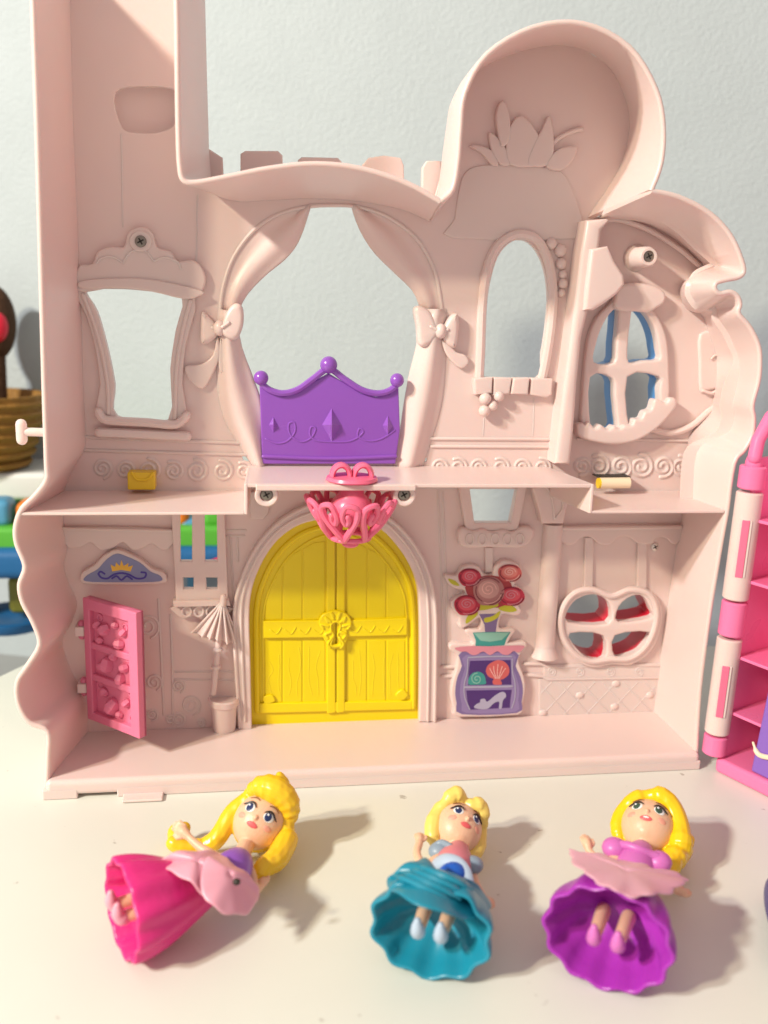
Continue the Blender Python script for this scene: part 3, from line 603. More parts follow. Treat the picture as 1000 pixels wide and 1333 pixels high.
prn('printed_recess', [(300, 812), (606, 805), (612, 990), (285, 996), (290, 900)], DKP, 3, False)
prn('printed_recess', [(272, 1035), (615, 1030), (605, 1100), (600, 1165), (300, 1180), (280, 1110)], DKP, 3, False)
ptube('printed_dots', [(262, 1012), (440, 1010), (618, 1005)], SIL, 4, .07)
ptube('printed_dots', [(290, 788), (450, 780), (615, 780)], SIL, 4, .05)
for l in ([(285, 800), (280, 900), (258, 990), (262, 1090), (300, 1180)], [(620, 800), (622, 900), (640, 980), (640, 1090), (615, 1170)]): ptube('printed_dots', l, SIL, 4, .04)
prn('printed_top', [(185, 715), (300, 700), (450, 702), (600, 697), (708, 698), (690, 730), (660, 750), (630, 735), (590, 765), (545, 762), (505, 738), (450, 768), (400, 740), (350, 765), (310, 765), (270, 740), (230, 742)], PKP, 4)
prn('printed_bowl', [(322, 600), (460, 594), (607, 596), (575, 650), (560, 695), (450, 702), (342, 700), (345, 660)], TEAL, 1, False)
prn('printed_bowl_band', [(330, 604), (460, 598), (598, 600), (540, 655), (450, 668), (380, 660)], AQ, 2, False)
prn('printed_vase', [(370, 460), (525, 455), (505, 520), (495, 594), (415, 596), (410, 540)], MAU, 1, False)
for l in ([(138, 192), (190, 210), (222, 245), (180, 240), (150, 220)], [(345, 430), (360, 460), (320, 500), (270, 532), (280, 480)], [(520, 410), (600, 390), (655, 430), (600, 445), (530, 430)], [(410, 490), (470, 475), (528, 435), (515, 480), (470, 510), (415, 522)], [(360, 400), (420, 380), (500, 370), (510, 400), (430, 425), (365, 430)]): prn('printed_leaf', l, LIME, 2)
CRM = ink('bright_crimson_print', (.68, .09, .13)); MDC = ink('salmon_print', (.70, .22, .20)); MDM = ink('pale_rose_print', (.60, .33, .31)); DRK = ink('wine_print', (.16, .01, .03))
def rose(cx, cy, rx, ry, mt, lt, lv):
    rx *= 1.1; ry *= 1.12; lt = LIN if mt != RSE else PKP
    prn('printed_rose', [(cx+rx*math.cos(k*math.pi/6)*(1+.05*math.sin(k*2)), cy+ry*math.sin(k*math.pi/6)*(1+.05*math.cos(k*3))) for k in range(12)], mt, lv)
    prn('rose_petal', [(cx+rx*.66*math.cos(k*math.pi/5), cy-ry*.12+ry*.62*math.sin(k*math.pi/5)) for k in range(10)], {RSE: CRM, CORAL: MDC, MUT: MDM}[mt], lv+1)
    ptube('rose_swirl', [(cx+(x_-cx)*1.0, cy-ry*.12+(y_-cy)*ry/rx) for x_, y_ in spiral(cx, cy, rx*.06, rx*.5, 1.9, .6, 1, 22)], lt, lv+2, .034)
    for a0, a1, rr, mm in ((.3, 1.9, .84, lt), (2.1, 3.5, .80, DRK), (3.8, 5.6, .88, DRK), (.2, 1.5, .95, DRK)):
        ptube('petal_edge', [(cx+rx*rr*math.cos(a0+(a1-a0)*k/6), cy+ry*rr*math.sin(a0+(a1-a0)*k/6)) for k in range(7)], mm, lv+2, .03)
prn('printed_foliage', [(270, 230), (420, 170), (560, 190), (620, 260), (560, 400), (400, 400), (300, 340)], ink('deep_red_print', (.40, .05, .06)), 1)
rose(298, 183, 80, 62, RSE, CORAL, 3); rose(600, 150, 82, 60, CORAL, LIN, 3); rose(612, 325, 92, 66, RSE, CORAL, 3); rose(278, 393, 90, 70, RSE, CORAL, 3); rose(440, 285, 108, 100, MUT, LIN, 5)
prn('printed_snail', [(290, 988), (292, 940), (320, 905), (365, 893), (405, 915), (418, 960), (416, 986), (350, 990)], TEAL, 4); ptube('snail_swirl', spiral(353, 950, 6, 44, 1.6, 1), AQ, 5, .04)
prn('printed_seashell', [(480, 990), (470, 965), (478, 948), (440, 930), (420, 890), (435, 845), (480, 815), (520, 806), (565, 822), (595, 865), (590, 915), (550, 948), (530, 955), (540, 988)], CORAL, 4)
for dx in (-60, -32, 0, 32, 58): ptube('seashell_rib', [(508+dx*.25, 945), (508+dx*.8, 890), (512+dx, 840+abs(dx)*.5)], LIN, 5, .03)
prn('printed_slipper', [(332, 1165), (345, 1140), (375, 1125), (380, 1102), (412, 1098), (430, 1120), (480, 1080), (530, 1048), (562, 1050), (572, 1080), (548, 1110), (538, 1168), (518, 1168), (520, 1120), (480, 1130), (440, 1168), (390, 1176)], SIL, 4)
# ---- lower right room
cx_, cz0 = at(709, 852, -.1)[0], at(709, 852, -.1)[1]; cz1 = at(718, 682, -.1)[1]
x1c = at(720, 690, -.1)[0]
sweep([V((cx_, -.05, cz0)), V((x1c, -.05, cz1))], .66, 24, cap=False).build('column', PALE, C)
lathe([(.64, .9), (.68, .6), (.86, .2), (.92, 0), (0, 0)], (cx_, -.05, cz0-.15)).build('column_base', PALE, C)
pl('column_capital', [(706, 682), (703, 668), (695, 640), (692, 630), (752, 630), (746, 645), (738, 662), (734, 682)], [], -.9, 0, PALE, C, .14, s=False)
for l in ([(722, 675), (719, 650), (712, 634)], [(724, 674), (733, 660), (730, 640)]): tb('capital_line', l, -.92, .07, PALE, C)
pl('scalloped_awning', [(733, 686), (886, 686), (884, 706), (876, 708), (868, 701), (856, 700), (848, 708), (832, 708), (820, 700), (806, 699), (796, 708), (782, 709), (770, 700), (757, 700), (748, 708), (735, 708)], [], -.35, .02, PALE, C, .08, n=3)
tb('wall_band', [(733, 688), (886, 686)], -.38, .14, PALE, C, s=False)
for x0, x1 in ((761, 772), (830, 842)): pl('ribbon', [(x0+1, 700), (x1+1, 700), (x1, 766), (x0, 766)], [], -.22, 0, PALE, C, .06, s=False)
ho = z4([(592, 345), (545, 325), (500, 333), (462, 368), (449, 420), (460, 470), (495, 515), (540, 534), (588, 526), (640, 526), (690, 490), (714, 435), (718, 380), (692, 336), (640, 325)])
pl('apple_window_frame', ho, hp, -.42, 0, PALE, C, .15, n=3, yref=0)
tb('frame_bead', z4([(592, 352), (545, 335), (500, 342), (470, 374), (460, 420), (470, 465), (500, 505), (540, 522), (588, 516), (640, 514), (680, 484), (704, 435), (708, 382), (686, 345), (640, 335)]), -.42, .2, PALE, C, closed=True)
pl('outer_window', ho, hp, .35, 2.1, RED, C, .03, n=3, yref=0, label='red outer window frame')
screw(853, 712, -.06, .28, C).data.materials[0] = mat('bright_screw_steel', (.75, .70, .66), .3, metal=.7)
for l in ([(576, 868), (592, 868)], [(576, 880), (590, 880)], [(683, 864), (704, 864), (712, 868), (862, 866)], [(683, 878), (706, 880), (712, 884), (860, 882)]): tb('chair_rail', l, -.06, .13, PALE, C, s=False)
pl('rail_band', [(708, 866), (862, 864), (860, 883), (709, 885)], [], -.14, 0, PALE, C, .04, s=False)
pl('wainscot_panel', [(702, 884), (858, 884), (853, 938), (702, 941)], [], -.1, 0, PALE, C, .03, s=False)
for cx in (718, 755, 795, 832): curl(cx, 874, 6, y=-.15, tr=.05)
for k in range(-1, 6):
    x0 = 700+k*28
    for sgn in (1, -1):
        pts = [(x0, 888), (x0+46*1, 937)] if sgn == 1 else [(x0+46, 888), (x0, 937)]
        (ax, ay), (bx, by) = pts
        if min(ax, bx) < 704:
            t = (704-ax)/(bx-ax); 
            if ax < 704: ax, ay = 704, ay+t*(by-ay)
            else: bx, by = 704, ay+t*(by-ay)
        mx = 853
        if max(ax, bx) > mx:
            t = (mx-ax)/(bx-ax)
            if ax > mx: ax, ay = mx, ay+t*(by-ay)
            else: bx, by = mx, ay+t*(by-ay)
        rib([(ax, ay), (bx, by)], .05, -.1, 'lattice_ridge')
for px, py in ((755, 905), (802, 890), (800, 920), (707, 928), (846, 905)): ball(P3(px, py, -.1), (.3, .12, .25)).build('lattice_stud', PALE, C)
# ---- pink wing and hinge
hz0, hz1 = .95, 19.75
hx0, hx1 = 40.95, 41.35; HY = -6.35
def HX(z): return hx0+(hx1-hx0)*(z-hz0)/(hz1-hz0)
def zpy(py):   # height along the hinge of a picture row
    lo, hi = 0, 22
    for _ in range(30):
        md = (lo+hi)/2; d = V((HX(md), HY, md))-CAM; y_ = 666.5-FPX*d.dot(UP)/d.dot(FW)
        if y_ > py: lo = md
        else: hi = md
    return lo
for a, b, mt, nm, r in ((980, 956, HOT, 'hinge_barrel', .74), (953, 830, PALE, 'hinge_barrel', .76), (826, 782, HOT, 'hinge_barrel', .76), (779, 640, PALE, 'hinge_barrel', .78), (636, 606, HOT, 'hinge_barrel', .78)):
    z0, z1 = zpy(a), zpy(b); ax = V((HX(z1)-HX(z0), 0, z1-z0)); L_ = ax.length
    lathe([(0, 0), (r*.9, 0), (r, .08), (r, L_-.08), (r*.9, L_), (0, L_)], (HX(z0), HY, z0), ax, 28).build(nm, mt, C)
z0, z1 = zpy(606), zpy(590); lathe([(.5, 0), (.5, .3), (.42, .55), (.25, .72), (0, .8)], (HX(z0), HY, z0-.05), (0, 0, 1), 24).build('hinge_knob', HOT, C)
for a, b in ((748, 674), (928, 862)):
    z0, z1 = zpy(a), zpy(b); tdir = (V((CAM.x, CAM.y, 0))-V((HX(z0), HY, 0))).normalized()
    side = V((-tdir.y, tdir.x, 0)); 
    if side.x < 0: side = -side
    for rr, mt, off, nm in ((.36, PALE, .74, 'hinge_slot_rim'), (.22, PINK, .80, 'hinge_rod')):
        c0 = V((HX(z0), HY, z0))+tdir*(off-.12)+side*.02; c1 = V((HX(z1), HY, z1))+tdir*(off-.12)+side*.02
        mb = MB(); q = [c0-side*rr, c0+side*rr, c1+side*rr, c1-side*rr]; q2 = [p+tdir*.12 for p in q]
        mb.add(q+q2, [(0, 1, 2, 3), (7, 6, 5, 4), (0, 4, 5, 1), (1, 5, 6, 2), (2, 6, 7, 3), (3, 7, 4, 0)])
        bevel(mb.build(nm, mt, C, angle=180), .05, 2)
# wing swung towards the viewer: local axes along its back wall (w1) and its depth (w2)
w1 = (on(1000, 1040)-on(921, 1000)); w1.z = 0; w1.normalize(); w2 = V((-w1.y, w1.x, 0))
if w2.x < 0: w2 = -w2
WB = V((41.2, -6.6, 0))
def Wp(u, w, z): return WB+w1*u+w2*w+V((0, 0, z))
def wbox(nm, u0, u1, a0, a1, z0, z1, mt, par, bv=.1):
    mb = MB(); vs = [Wp(u, a, z) for u in (u0, u1) for a in (a0, a1) for z in (z0, z1)]
    mb.add(vs, [(0, 1, 3, 2), (4, 6, 7, 5), (0, 4, 5, 1), (2, 3, 7, 6), (0, 2, 6, 4), (1, 5, 7, 3)])
    o = mb.build(nm, mt, par, angle=180); return bevel(o, bv, 3) if bv else o
wing = wbox('pink_wing', -.1, .25, -.0, 5.6, 0.0, 20.2, HOT, C); wing['label'] = 'bright pink hinged castle wing with shelves'
wbox('wing_back_wall', -.1, 14, 5.5, 5.8, 0, 24, HOT, wing); wbox('wing_base', -.1, 14, -.25, 5.7, 0, 1.0, HOT, wing, .25)
for z in (3.9, 7.6, 12.5, 16.3): wbox('wing_shelf', .2, 14, .3, 5.6, z, z+.2, HOT, wing, .05)
o = sweep([Wp(.0, 0, 20.2), Wp(-.1, 0.3, 21.2), Wp(.35, .6, 22.6), Wp(1.2, .8, 23.6), Wp(2.4, .8, 23.9)], .4, 14).build('wing_arch_rim', HOT, wing)

# ================================================================== CHANDELIER
cc = on(458, 626, SC); CX, CY = cc.x, cc.y
ch = thing('chandelier', 'pink heart scroll chandelier hanging from the castle shelf above the yellow door', 'chandelier', (CX, CY, SC))
ZC = SC-.25
lathe([(0, .06), (1.42, .06), (1.5, .14), (1.42, .3), (1.1, .36), (0, .38)], (CX, CY, SC-.04), (0, 0, 1), 36).build('top_cap', PINK, ch)
for dx in (-.62, .62):
    mb = MB(); sweep([V((CX+dx+.5*math.cos(t), CY+.0, SC+.3+.62*math.sin(t))) for t in [math.pi*k/12 for k in range(13)]], .17, 10, mb=mb, flat=3.2)
    mb.build('cap_loop', PINK, ch)
lathe([(0, 0), (.7, 0), (.75, -.5), (1.0, -.75), (1.2, -1.1), (1.25, -1.5), (1.1, -1.95), (.75, -2.3), (.3, -2.45), (0, -2.48)], (CX, CY, ZC), (0, 0, 1), 36).build('globe', PINK, ch)
def bowlp(a, v):   # v 0 rim .. 1 bottom
    v = max(0, v); r = .35+2.2*(1-v)**.62; return V((CX+r*math.cos(a), CY+r*math.sin(a), ZC-.75-2.75*v**.95))
NH = 6
for i in range(NH):
    a0 = 2*math.pi*i/NH+.12; w = math.pi/NH*.9
    for sgn in (-1, 1):
        pts = [(.0, .8), (.5, .6), (.92, .3), (.95, .08), (.7, -.05), (.35, 0), (.16, .2), (.3, .38), (.5, .32), (.45, .2)]
        sweep(sm([bowlp(a0+sgn*w*u*(1.0), max(-.06, v)) if v > -.06 else bowlp(a0+sgn*w*u, 0)+V((0, 0, .25)) for u, v in pts], False, 5), [.20]*20+[.17]*40, 8).build('scroll', PINK, ch)
sweep([bowlp(2*math.pi*k/28, .83) for k in range(28)], .16, 8, closed=True).build('lower_ring', PINK, ch)
ball((CX, CY, ZC-3.45), (.5, .5, .25)).build('bottom_button', PINK, ch)
for i in range(4):
    a = math.pi/4+i*math.pi/2; sweep([V((CX+.8*math.cos(a), CY+.8*math.sin(a), ZC-2.0)), bowlp(a, .8)], .13, 8).build('arm', PINK, ch)

# ================================================================== DOLLS
SKIN = mat('doll_skin_plastic', (.80, .50, .34), .38, .4, sss=.3)
HAIR1 = mat('golden_hair_plastic', (.88, .56, .02), .27, .5, sss=.1); HAIR2 = mat('pale_blonde_hair_plastic', (.86, .66, .16), .33, .5, sss=.1); HAIR3 = mat('yellow_hair_plastic', (.90, .58, .01), .25, .5, sss=.1)
WHT = ink('eye_white_paint', (.85, .85, .85)); BLK = ink('lash_paint', (.03, .02, .02)); IRB = ink('iris_blue_paint', (.02, .035, .12)); IRG = ink('iris_green_paint', (.04, .09, .06)); LIP1 = ink('coral_lip_paint', (.72, .12, .13)); BRW = ink('brow_paint', (.26, .11, .03)); GLT = ink('glint_paint', (.9, .95, 1)); BLU = ink('blush_paint', (.80, .36, .27))
def remesh(o, vox, sm_=4):
    r = o.modifiers.new('remesh', 'REMESH'); r.mode = 'VOXEL'; r.voxel_size = vox*S; r.use_smooth_shade = True
    s_ = o.modifiers.new('smooth', 'SMOOTH'); s_.iterations = sm_; s_.factor = .5
for hm in (HAIR1, HAIR2, HAIR3):
    nt = hm.node_tree; tcn = nt.nodes.new('ShaderNodeTexCoord'); wv = nt.nodes.new('ShaderNodeTexWave'); bmp = nt.nodes.new('ShaderNodeBump')
    wv.bands_direction = 'X'; wv.inputs['Scale'].default_value = 70; wv.inputs['Distortion'].default_value = 5; wv.inputs['Detail Scale'].default_value = .8
    bmp.inputs['Strength'].default_value = .25; bmp.inputs['Distance'].default_value = .0004
    nt.links.new(tcn.outputs['Object'], wv.inputs['Vector']); nt.links.new(wv.outputs['Fac'], bmp.inputs['Height']); nt.links.new(bmp.outputs[0], nt.nodes['Principled BSDF'].inputs['Normal'])
class Head:
    def __init__(s, px, py, z, pitch, yaw, roll, k=1.0):
        s.c = on(px, py, z); c = (CAM-s.c).normalized(); u = (UP-c*UP.dot(c)).normalized(); r = u.cross(c)
        p, y, ro = map(math.radians, (pitch, yaw, roll))
        f = c*math.cos(p)+u*math.sin(p); up = u*math.cos(p)-c*math.sin(p)
        R1 = Matrix.Rotation(y, 3, up); f = R1 @ f
        R2 = Matrix.Rotation(-ro, 3, c); f = R2 @ f; up = R2 @ up
        s.f = f.normalized(); s.u = (up-f*up.dot(f)).normalized(); s.r = s.u.cross(s.f); s.k = k
        s.M = Matrix((s.r, s.f, s.u)).transposed()
    def P(s, x, y, z): return s.c+(s.r*x+s.f*y+s.u*z)*s.k
    def surf(s, x, z, off=0.):       # point on the face at local x, z
        q = 1-(x/1.36)**2-((z+.0)/1.5)**2; y = 1.28*math.sqrt(max(.02, q)); n = V((x/1.36**2, y/1.28**2, z/1.5**2)).normalized()
        p = V((x, y, z))+n*off; return s.P(*p)
def patch(hd, cx, cz, rx, rz, off, mt, par, nm, rot=0., n=20, shape=None):
    mb = MB(); vs = []; fs = []; R = 4
    vs.append(hd.surf(cx, cz, off))
    for j in range(1, R+1):
        for k in range(n):
            a = 2*math.pi*k/n; q = 1 if not shape else shape(a)
            x, z = rx*q*j/R*math.cos(a), rz*q*j/R*math.sin(a); x, z = x*math.cos(rot)-z*math.sin(rot), x*math.sin(rot)+z*math.cos(rot)
            vs.append(hd.surf(cx+x, cz+z, off if j < R else off-.03))
    for k in range(n):
        l = (k+1) % n; fs.append((0, 1+k, 1+l))
        for j in range(R-1): fs.append((1+j*n+k, 1+(j+1)*n+k, 1+(j+1)*n+l, 1+j*n+l))
    return mb.add(vs, fs).build(nm, mt, par)
def stroke(hd, pts, r, mt, par, nm, off=.03):
    q = sm([hd.surf(x, z, off) for x, z in pts], False, 4); n = len(q)
    return sweep(q, [r*(.35+.65*math.sin(math.pi*(i+.5)/n)) for i in range(n)], 6).build(nm, mt, par)
def hand(mb, w, tip, side, size=1.0, n=4):
    """palm from wrist w towards tip with four fingers and a thumb"""
    d = (tip-w).normalized(); s_ = (side-d*side.dot(d)).normalized(); q = d.cross(s_)
    pm = w+d*.30*size; sweep([w, pm, w+d*.48*size], [.17*size, .24*size, .22*size], 10, mb=mb)
    for i in range(n):
        o = w+d*.45*size+s_*(.21*size-.14*size*i); L_ = (.34, .42, .40, .30)[i]*size
        sweep([o, o+d*L_*.55+q*.02, o+d*L_+q*.10*size], [.085*size, .078*size, .062*size], 8, mb=mb)
    o = w+d*.2*size+s_*.2*size; sweep([o, o+(d*.5+s_*.5)*.35*size, o+(d*.8+s_*.35)*.45*size], [.09*size, .085*size, .07*size], 8, mb=mb)
def doll_face(hd, body, iris, lips, lidz=.1):
    for s_ in (-1, 1):
        patch(hd, .56*s_, .12, .27, .25, .035, WHT, body, 'eye_white'); patch(hd, .55*s_-.02, .12, .19, .23, .055, iris, body, 'iris')
        patch(hd, .55*s_-.08, .22, .06, .06, .075, GLT, body, 'eye_glint', n=10)
        stroke(hd, [(.26*s_, .22), (.42*s_, .38), (.62*s_, .40), (.86*s_, .22), (.95*s_, .16)], .055, BLK, body, 'eyelash', .06)
        stroke(hd, [(.30*s_, .66), (.55*s_, .74), (.85*s_, .62)], .04, BRW, body, 'eyebrow')
        patch(hd, .78*s_, -.38, .2, .15, .022, BLU, body, 'cheek_blush')
    patch(hd, 0, -.58, .31, .15, .05, lips, body, 'lips', shape=lambda a: 1-.22*max(0, math.sin(a))*abs(math.cos(a*1.0))**.2 if math.sin(a) > 0 else 1)
def head_mass(hd, mb):
    ball(hd.P(0, 0, 0), (1.36*hd.k, 1.28*hd.k, 1.5*hd.k), mb, 32, 22, hd.M)
    ball(hd.P(0, .28, -.82), (.72*hd.k, .72*hd.k, .58*hd.k), mb, 20, 14, hd.M)
    ball(hd.P(0, 1.27, -.22), (.13*hd.k, .16*hd.k, .15*hd.k), mb, 12, 8, hd.M)
    for s_ in (-1, 1): ball(hd.P(1.3*s_, -.1, -.25), (.16*hd.k, .2*hd.k, .3*hd.k), mb, 12, 8, hd.M)
def skirt(name, w, hc, r0, r1, mt, par, ruff=.12, nr=9, upv=V((0, 0, 1)), dome=.6, flat=.85, ph=0, shoes=None):
    ax = (hc-w); L_ = ax.length; ax.normalize(); u = (upv-ax*upv.dot(ax)).normalized(); v = ax.cross(u); vs = []; fs = []; n = 72; K = 16
    ex = ((.985, 1.02), (.95, 1.025), (.92, 1.0), (.86, .85), (.62, .6), (.2, .5)); E_ = len(ex)
    for i in range(K+1+E_):
        t = min(1, i/K); r = r0+(r1-r0)*math.sin(t*math.pi/2)**dome
        if i > K: r *= ex[i-K-1][0]
        c = w+ax*L_*(t if i <= K else ex[i-K-1][1])
        for k in range(n):
            a = 2*math.pi*k/n; rr = r*(1+ruff*t*math.sin(nr*a+ph+1.5*t)); vs.append(c+(u*math.cos(a)*flat+v*math.sin(a))*rr)
    for i in range(K+E_):
        for k in range(n):
            l = (k+1) % n; fs.append((i*n+k, i*n+l, (i+1)*n+l, (i+1)*n+k))
    fs.append(tuple((K+E_)*n+k for k in range(n)))
    if shoes:
        for s_ in (-1, 1):
            q0 = w+ax*L_*.6+v*.55*s_; q1 = w+ax*L_*1.04+v*.5*s_
            sweep([q0, q1], [.34, .26], 12).build('leg', SKIN, par)
            sweep(sm([q1-ax*.1-u*.1, q1+ax*.18+u*.15, q1+ax*.22+u*.6], False, 4), [.3, .33, .33, .3, .28, .27, .25, .2, .16], 12).build('shoe', shoes, par)
    return MB().add(vs, fs).build(name, mt, par, angle=80)
def floor_fix(*objs):
    for o in objs:
        org = ORG[o.name]
        for vv in o.data.vertices:
            if vv.co.z+org.z*S < .0004: vv.co.z = .0004-org.z*S
def panelcloth(name, edge, cz, mt, par, bulge=.5, th=.12, scal=0, drop=.3):
    """a draped petal: closed outline of (px,py,z), domed in the middle"""
    q = sm([on(a, b, z+.65) for a, b, z in edge], True, 6); n = len(q); c = sum(q, V())/n+V((0, 0, cz)); vs = [c]; fs = []; R = 7
    for j in range(1, R+1):
        t = j/R
        for k, p in enumerate(q):
            e = c.lerp(p, t); e.z += bulge*(1-t*t)*.5+.08*t**3*math.sin(k*2*math.pi/n*8+1.0)
            if scal and j == R: e += (p-c).normalized()*abs(math.sin(k*math.pi/4))*scal
            vs.append(e)
    for k in range(n):
        l = (k+1) % n; fs.append((0, 1+k, 1+l))
        for j in range(R-1): fs.append((1+j*n+k, 1+(j+1)*n+k, 1+(j+1)*n+l, 1+j*n+l))
    o = MB().add(vs, fs).build(name, mt, par, angle=80)
    s_ = o.modifiers.new('solid', 'SOLIDIFY'); s_.thickness = th*S; s_.offset = 0
    b_ = o.modifiers.new('sub', 'SUBSURF'); b_.levels = 1; b_.render_levels = 1
    return o

# --- doll one: golden hair, magenta skirt
hd = Head(338, 1069, 2.0, 12, -12, 33, .98)
d1 = thing('doll', 'small doll with golden hair rolled up in front, violet top and magenta skirt', 'doll', on(300, 1130), 'small blonde dolls lying in front of the castle')
mb = MB(); head_mass(hd, mb)
nk = on(312, 1120, 1.9); ch1 = on(300, 1136, 2.0); ws = on(283, 1150, 1.9)
sweep([hd.P(0, -.1, -1.2), nk], [.42, .40], 14, mb=mb); sweep([nk, ch1, ws], [.62, .92, .7], 16, mb=mb)
shl = on(286, 1118, 2.3); el = on(262, 1104, 2.6); wr = on(245, 1089, 2.9)
sweep(sm([nk, shl, el, wr], False, 4), [.42, .36, .33, .30, .28, .26, .25, .24, .22, .2, .19, .18, .18], 12, mb=mb)
hand(mb, wr, on(228, 1072, 3.2), on(236, 1074, 3.0)-on(250, 1078, 3.0), 1.15)
shr = on(326, 1136, 1.5); er = on(333, 1158, 1.2); wrr = on(340, 1154, 1.0)
sweep(sm([nk, shr, er, wrr], False, 4), [.42, .34, .3, .28, .26, .24, .22, .2, .2, .19, .18, .18, .17], 12, mb=mb)
hand(mb, wrr, on(350, 1134, 1.0), on(340, 1140, 1)-on(350, 1144, 1), .95)
b1 = mb.build('body', SKIN, d1); remesh(b1, .045)
doll_face(hd, b1, IRB, LIP1)
hb = MB()
ball(hd.P(0, -.42, .12), (1.52*.98, 1.28, 1.6), hb, 28, 18, hd.M)
sweep(sm([hd.P(-1.25, .2, .95), hd.P(-.8, .75, 1.35), hd.P(0, .95, 1.55), hd.P(.8, .7, 1.45), hd.P(1.35, .15, 1.0)], False, 4), [.3, .45, .6, .72, .75, .72, .66, .55, .4], 14, mb=hb)
sweep(sm([hd.P(-.3, .5, 1.5), hd.P(.0, .45, 1.95), hd.P(.1, .5, 2.25), hd.P(-.2, .75, 2.4)], False, 4), [.6, .55, .5, .42, .36, .3, .25, .22], 12, mb=hb)
for pts, r in ((([hd.P(-1.1, 0, .7), hd.P(-1.5, -.2, -.3), on(282, 1092, 1.2), on(262, 1103, .8), on(240, 1104, .9), on(226, 1098, 1.1)]), [.5, .52, .5, .5, .46, .42, .4, .4]),
               ([on(258, 1100, 1.0), on(238, 1100, .9), on(230, 1085, .95), on(240, 1078, .9)], [.35, .5, .5, .35]),
               (([hd.P(1.1, 0, .8), hd.P(1.62, -.1, -.1), on(373, 1095, 1.4), on(360, 1118, 1.2), on(343, 1130, 1.2), on(335, 1146, .8)]), [.5, .55, .6, .6, .6, .55, .5, .4]),
               (([hd.P(1.0, -.4, .2), on(366, 1110, .9), on(350, 1124, .8), on(340, 1140, .7)]), [.6, .6, .5, .4])):
    sweep(sm(pts, False, 4), r, 12, mb=hb)
h1_ = hb.build('hair', HAIR1, d1); remesh(h1_, .055, 3)
BOD = mat('violet_bodice_plastic', (.28, .10, .52), .33); MAG = mat('magenta_skirt_plastic', (.72, .025, .22), .36, sss=.1, bump=.5, bscale=260, bdist=.0006); PET = mat('dusty_pink_petal_plastic', (.76, .36, .46), .34, sss=.15)
sweep([nk.lerp(ch1, .45), ch1, ws], [.86, .98, .85], 18).build('bodice', BOD, d1)
s1 = skirt('skirt', ws, on(160, 1184, 2.1), .8, 2.45, MAG, d1, .05, 11, dome=1.25, shoes=PET); floor_fix(s1)
for e, cz, bl in (([(192, 1128, 2.3), (222, 1112, 3.2), (262, 1108, 3.0), (292, 1114, 2.6), (304, 1136, 2.8), (300, 1160, 2.2), (270, 1168, 2.4), (246, 1148, 3.0), (218, 1134, 3.0)], .35, .4),
                  ([(268, 1118, 3.2), (296, 1122, 2.8), (326, 1142, 2.4), (338, 1164, 1.6), (322, 1190, 1.5), (288, 1188, 2.2), (262, 1160, 2.9)], .4, .5),):
    panelcloth('skirt_petal', e, cz, PET, d1, bl)
ball(on(308, 1148, 3.75), (.17, .17, .14)).build('petal_hole', DARK, d1)

# --- doll two: pale short hair, teal skirt
hd = Head(596, 1078, 2.0, 40, 20, 12, .93)
d2 = thing('doll', 'small doll with short pale blonde hair, pink bodice and teal skirt on white table', 'doll', on(585, 1125), 'small blonde dolls lying in front of the castle')
mb = MB(); head_mass(hd, mb); nk = on(596, 1112, 1.9); ch2 = on(590, 1132, 2.1); ws = on(582, 1150, 2.1)
sweep([hd.P(0, -.1, -1.2), nk], [.4, .4], 14, mb=mb); sweep([nk, ch2, ws], [.62, .85, .65], 16, mb=mb)
wr = on(546, 1098, 2.3)
sweep(sm([nk, on(572, 1118, 2.2), on(553, 1128, 2.1), on(543, 1112, 2.2), wr], False, 4), [.4, .34, .3, .28, .27, .27, .26, .26, .25, .24, .22, .2, .2, .2, .2, .2, .2], 12, mb=mb)
hand(mb, wr, on(546, 1078, 2.5), on(560, 1090, 2.3)-on(546, 1090, 2.3), .95)
wr = on(628, 1166, 1.6)
sweep(sm([nk, on(612, 1122, 1.8), on(617, 1146, 1.8), wr], False, 4), [.4, .34, .3, .28, .27, .27, .26, .25, .24, .22, .2, .2, .2], 12, mb=mb)
hand(mb, wr, on(640, 1184, 1.4), on(634, 1170, 1.6)-on(624, 1176, 1.6), .95)
b2 = mb.build('body', SKIN, d2); remesh(b2, .045)
doll_face(hd, b2, IRB, LIP1)
hb = MB(); ball(hd.P(0, -.42, .22), (1.5*.93, 1.25, 1.5), hb, 28, 18, hd.M)
for a0, a1, off in ((-1.3, -.35, 0), (-.2, 1.25, 0)):
    sweep(sm([hd.P(a0, .3, .5 if a0 < -.5 else 1.45), hd.P((a0*2+a1)/3, .75, 1.2), hd.P((a0+a1*2)/3, .8, 1.38), hd.P(a1, .45, 1.3 if a1 < 0 else .7)], False, 4), [.3, .42, .5, .45, .3], 12, mb=hb)
for s_ in (-1, 1): sweep(sm([hd.P(1.25*s_, .1, .6), hd.P(1.4*s_, -.1, -.2), hd.P(1.25*s_, -.3, -1.0), hd.P(.9*s_, -.4, -1.4)], False, 4), [.4, .45, .42, .3], 12, mb=hb)
h2_ = hb.build('hair', HAIR2, d2); remesh(h2_, .055, 3)
PKB = mat('pink_bodice_plastic', (.68, .22, .27), .4); GRY = mat('grey_blue_collar_plastic', (.25, .33, .42), .4); RBL = mat('royal_blue_plastic', (.01, .10, .50), .3); TEA = mat('teal_skirt_plastic', (.01, .24, .36), .32, sss=.08); PBL = mat('pale_blue_plastic', (.42, .52, .66), .38)
sweep([nk+V((0, 0, .05)), ch2.lerp(nk, .4), ch2], [.62, .92, .9], 18).build('bodice', PKB, d2)
ball(on(590, 1139, 2.7), (.72, .55, .6)).build('blue_underskirt', RBL, d2)
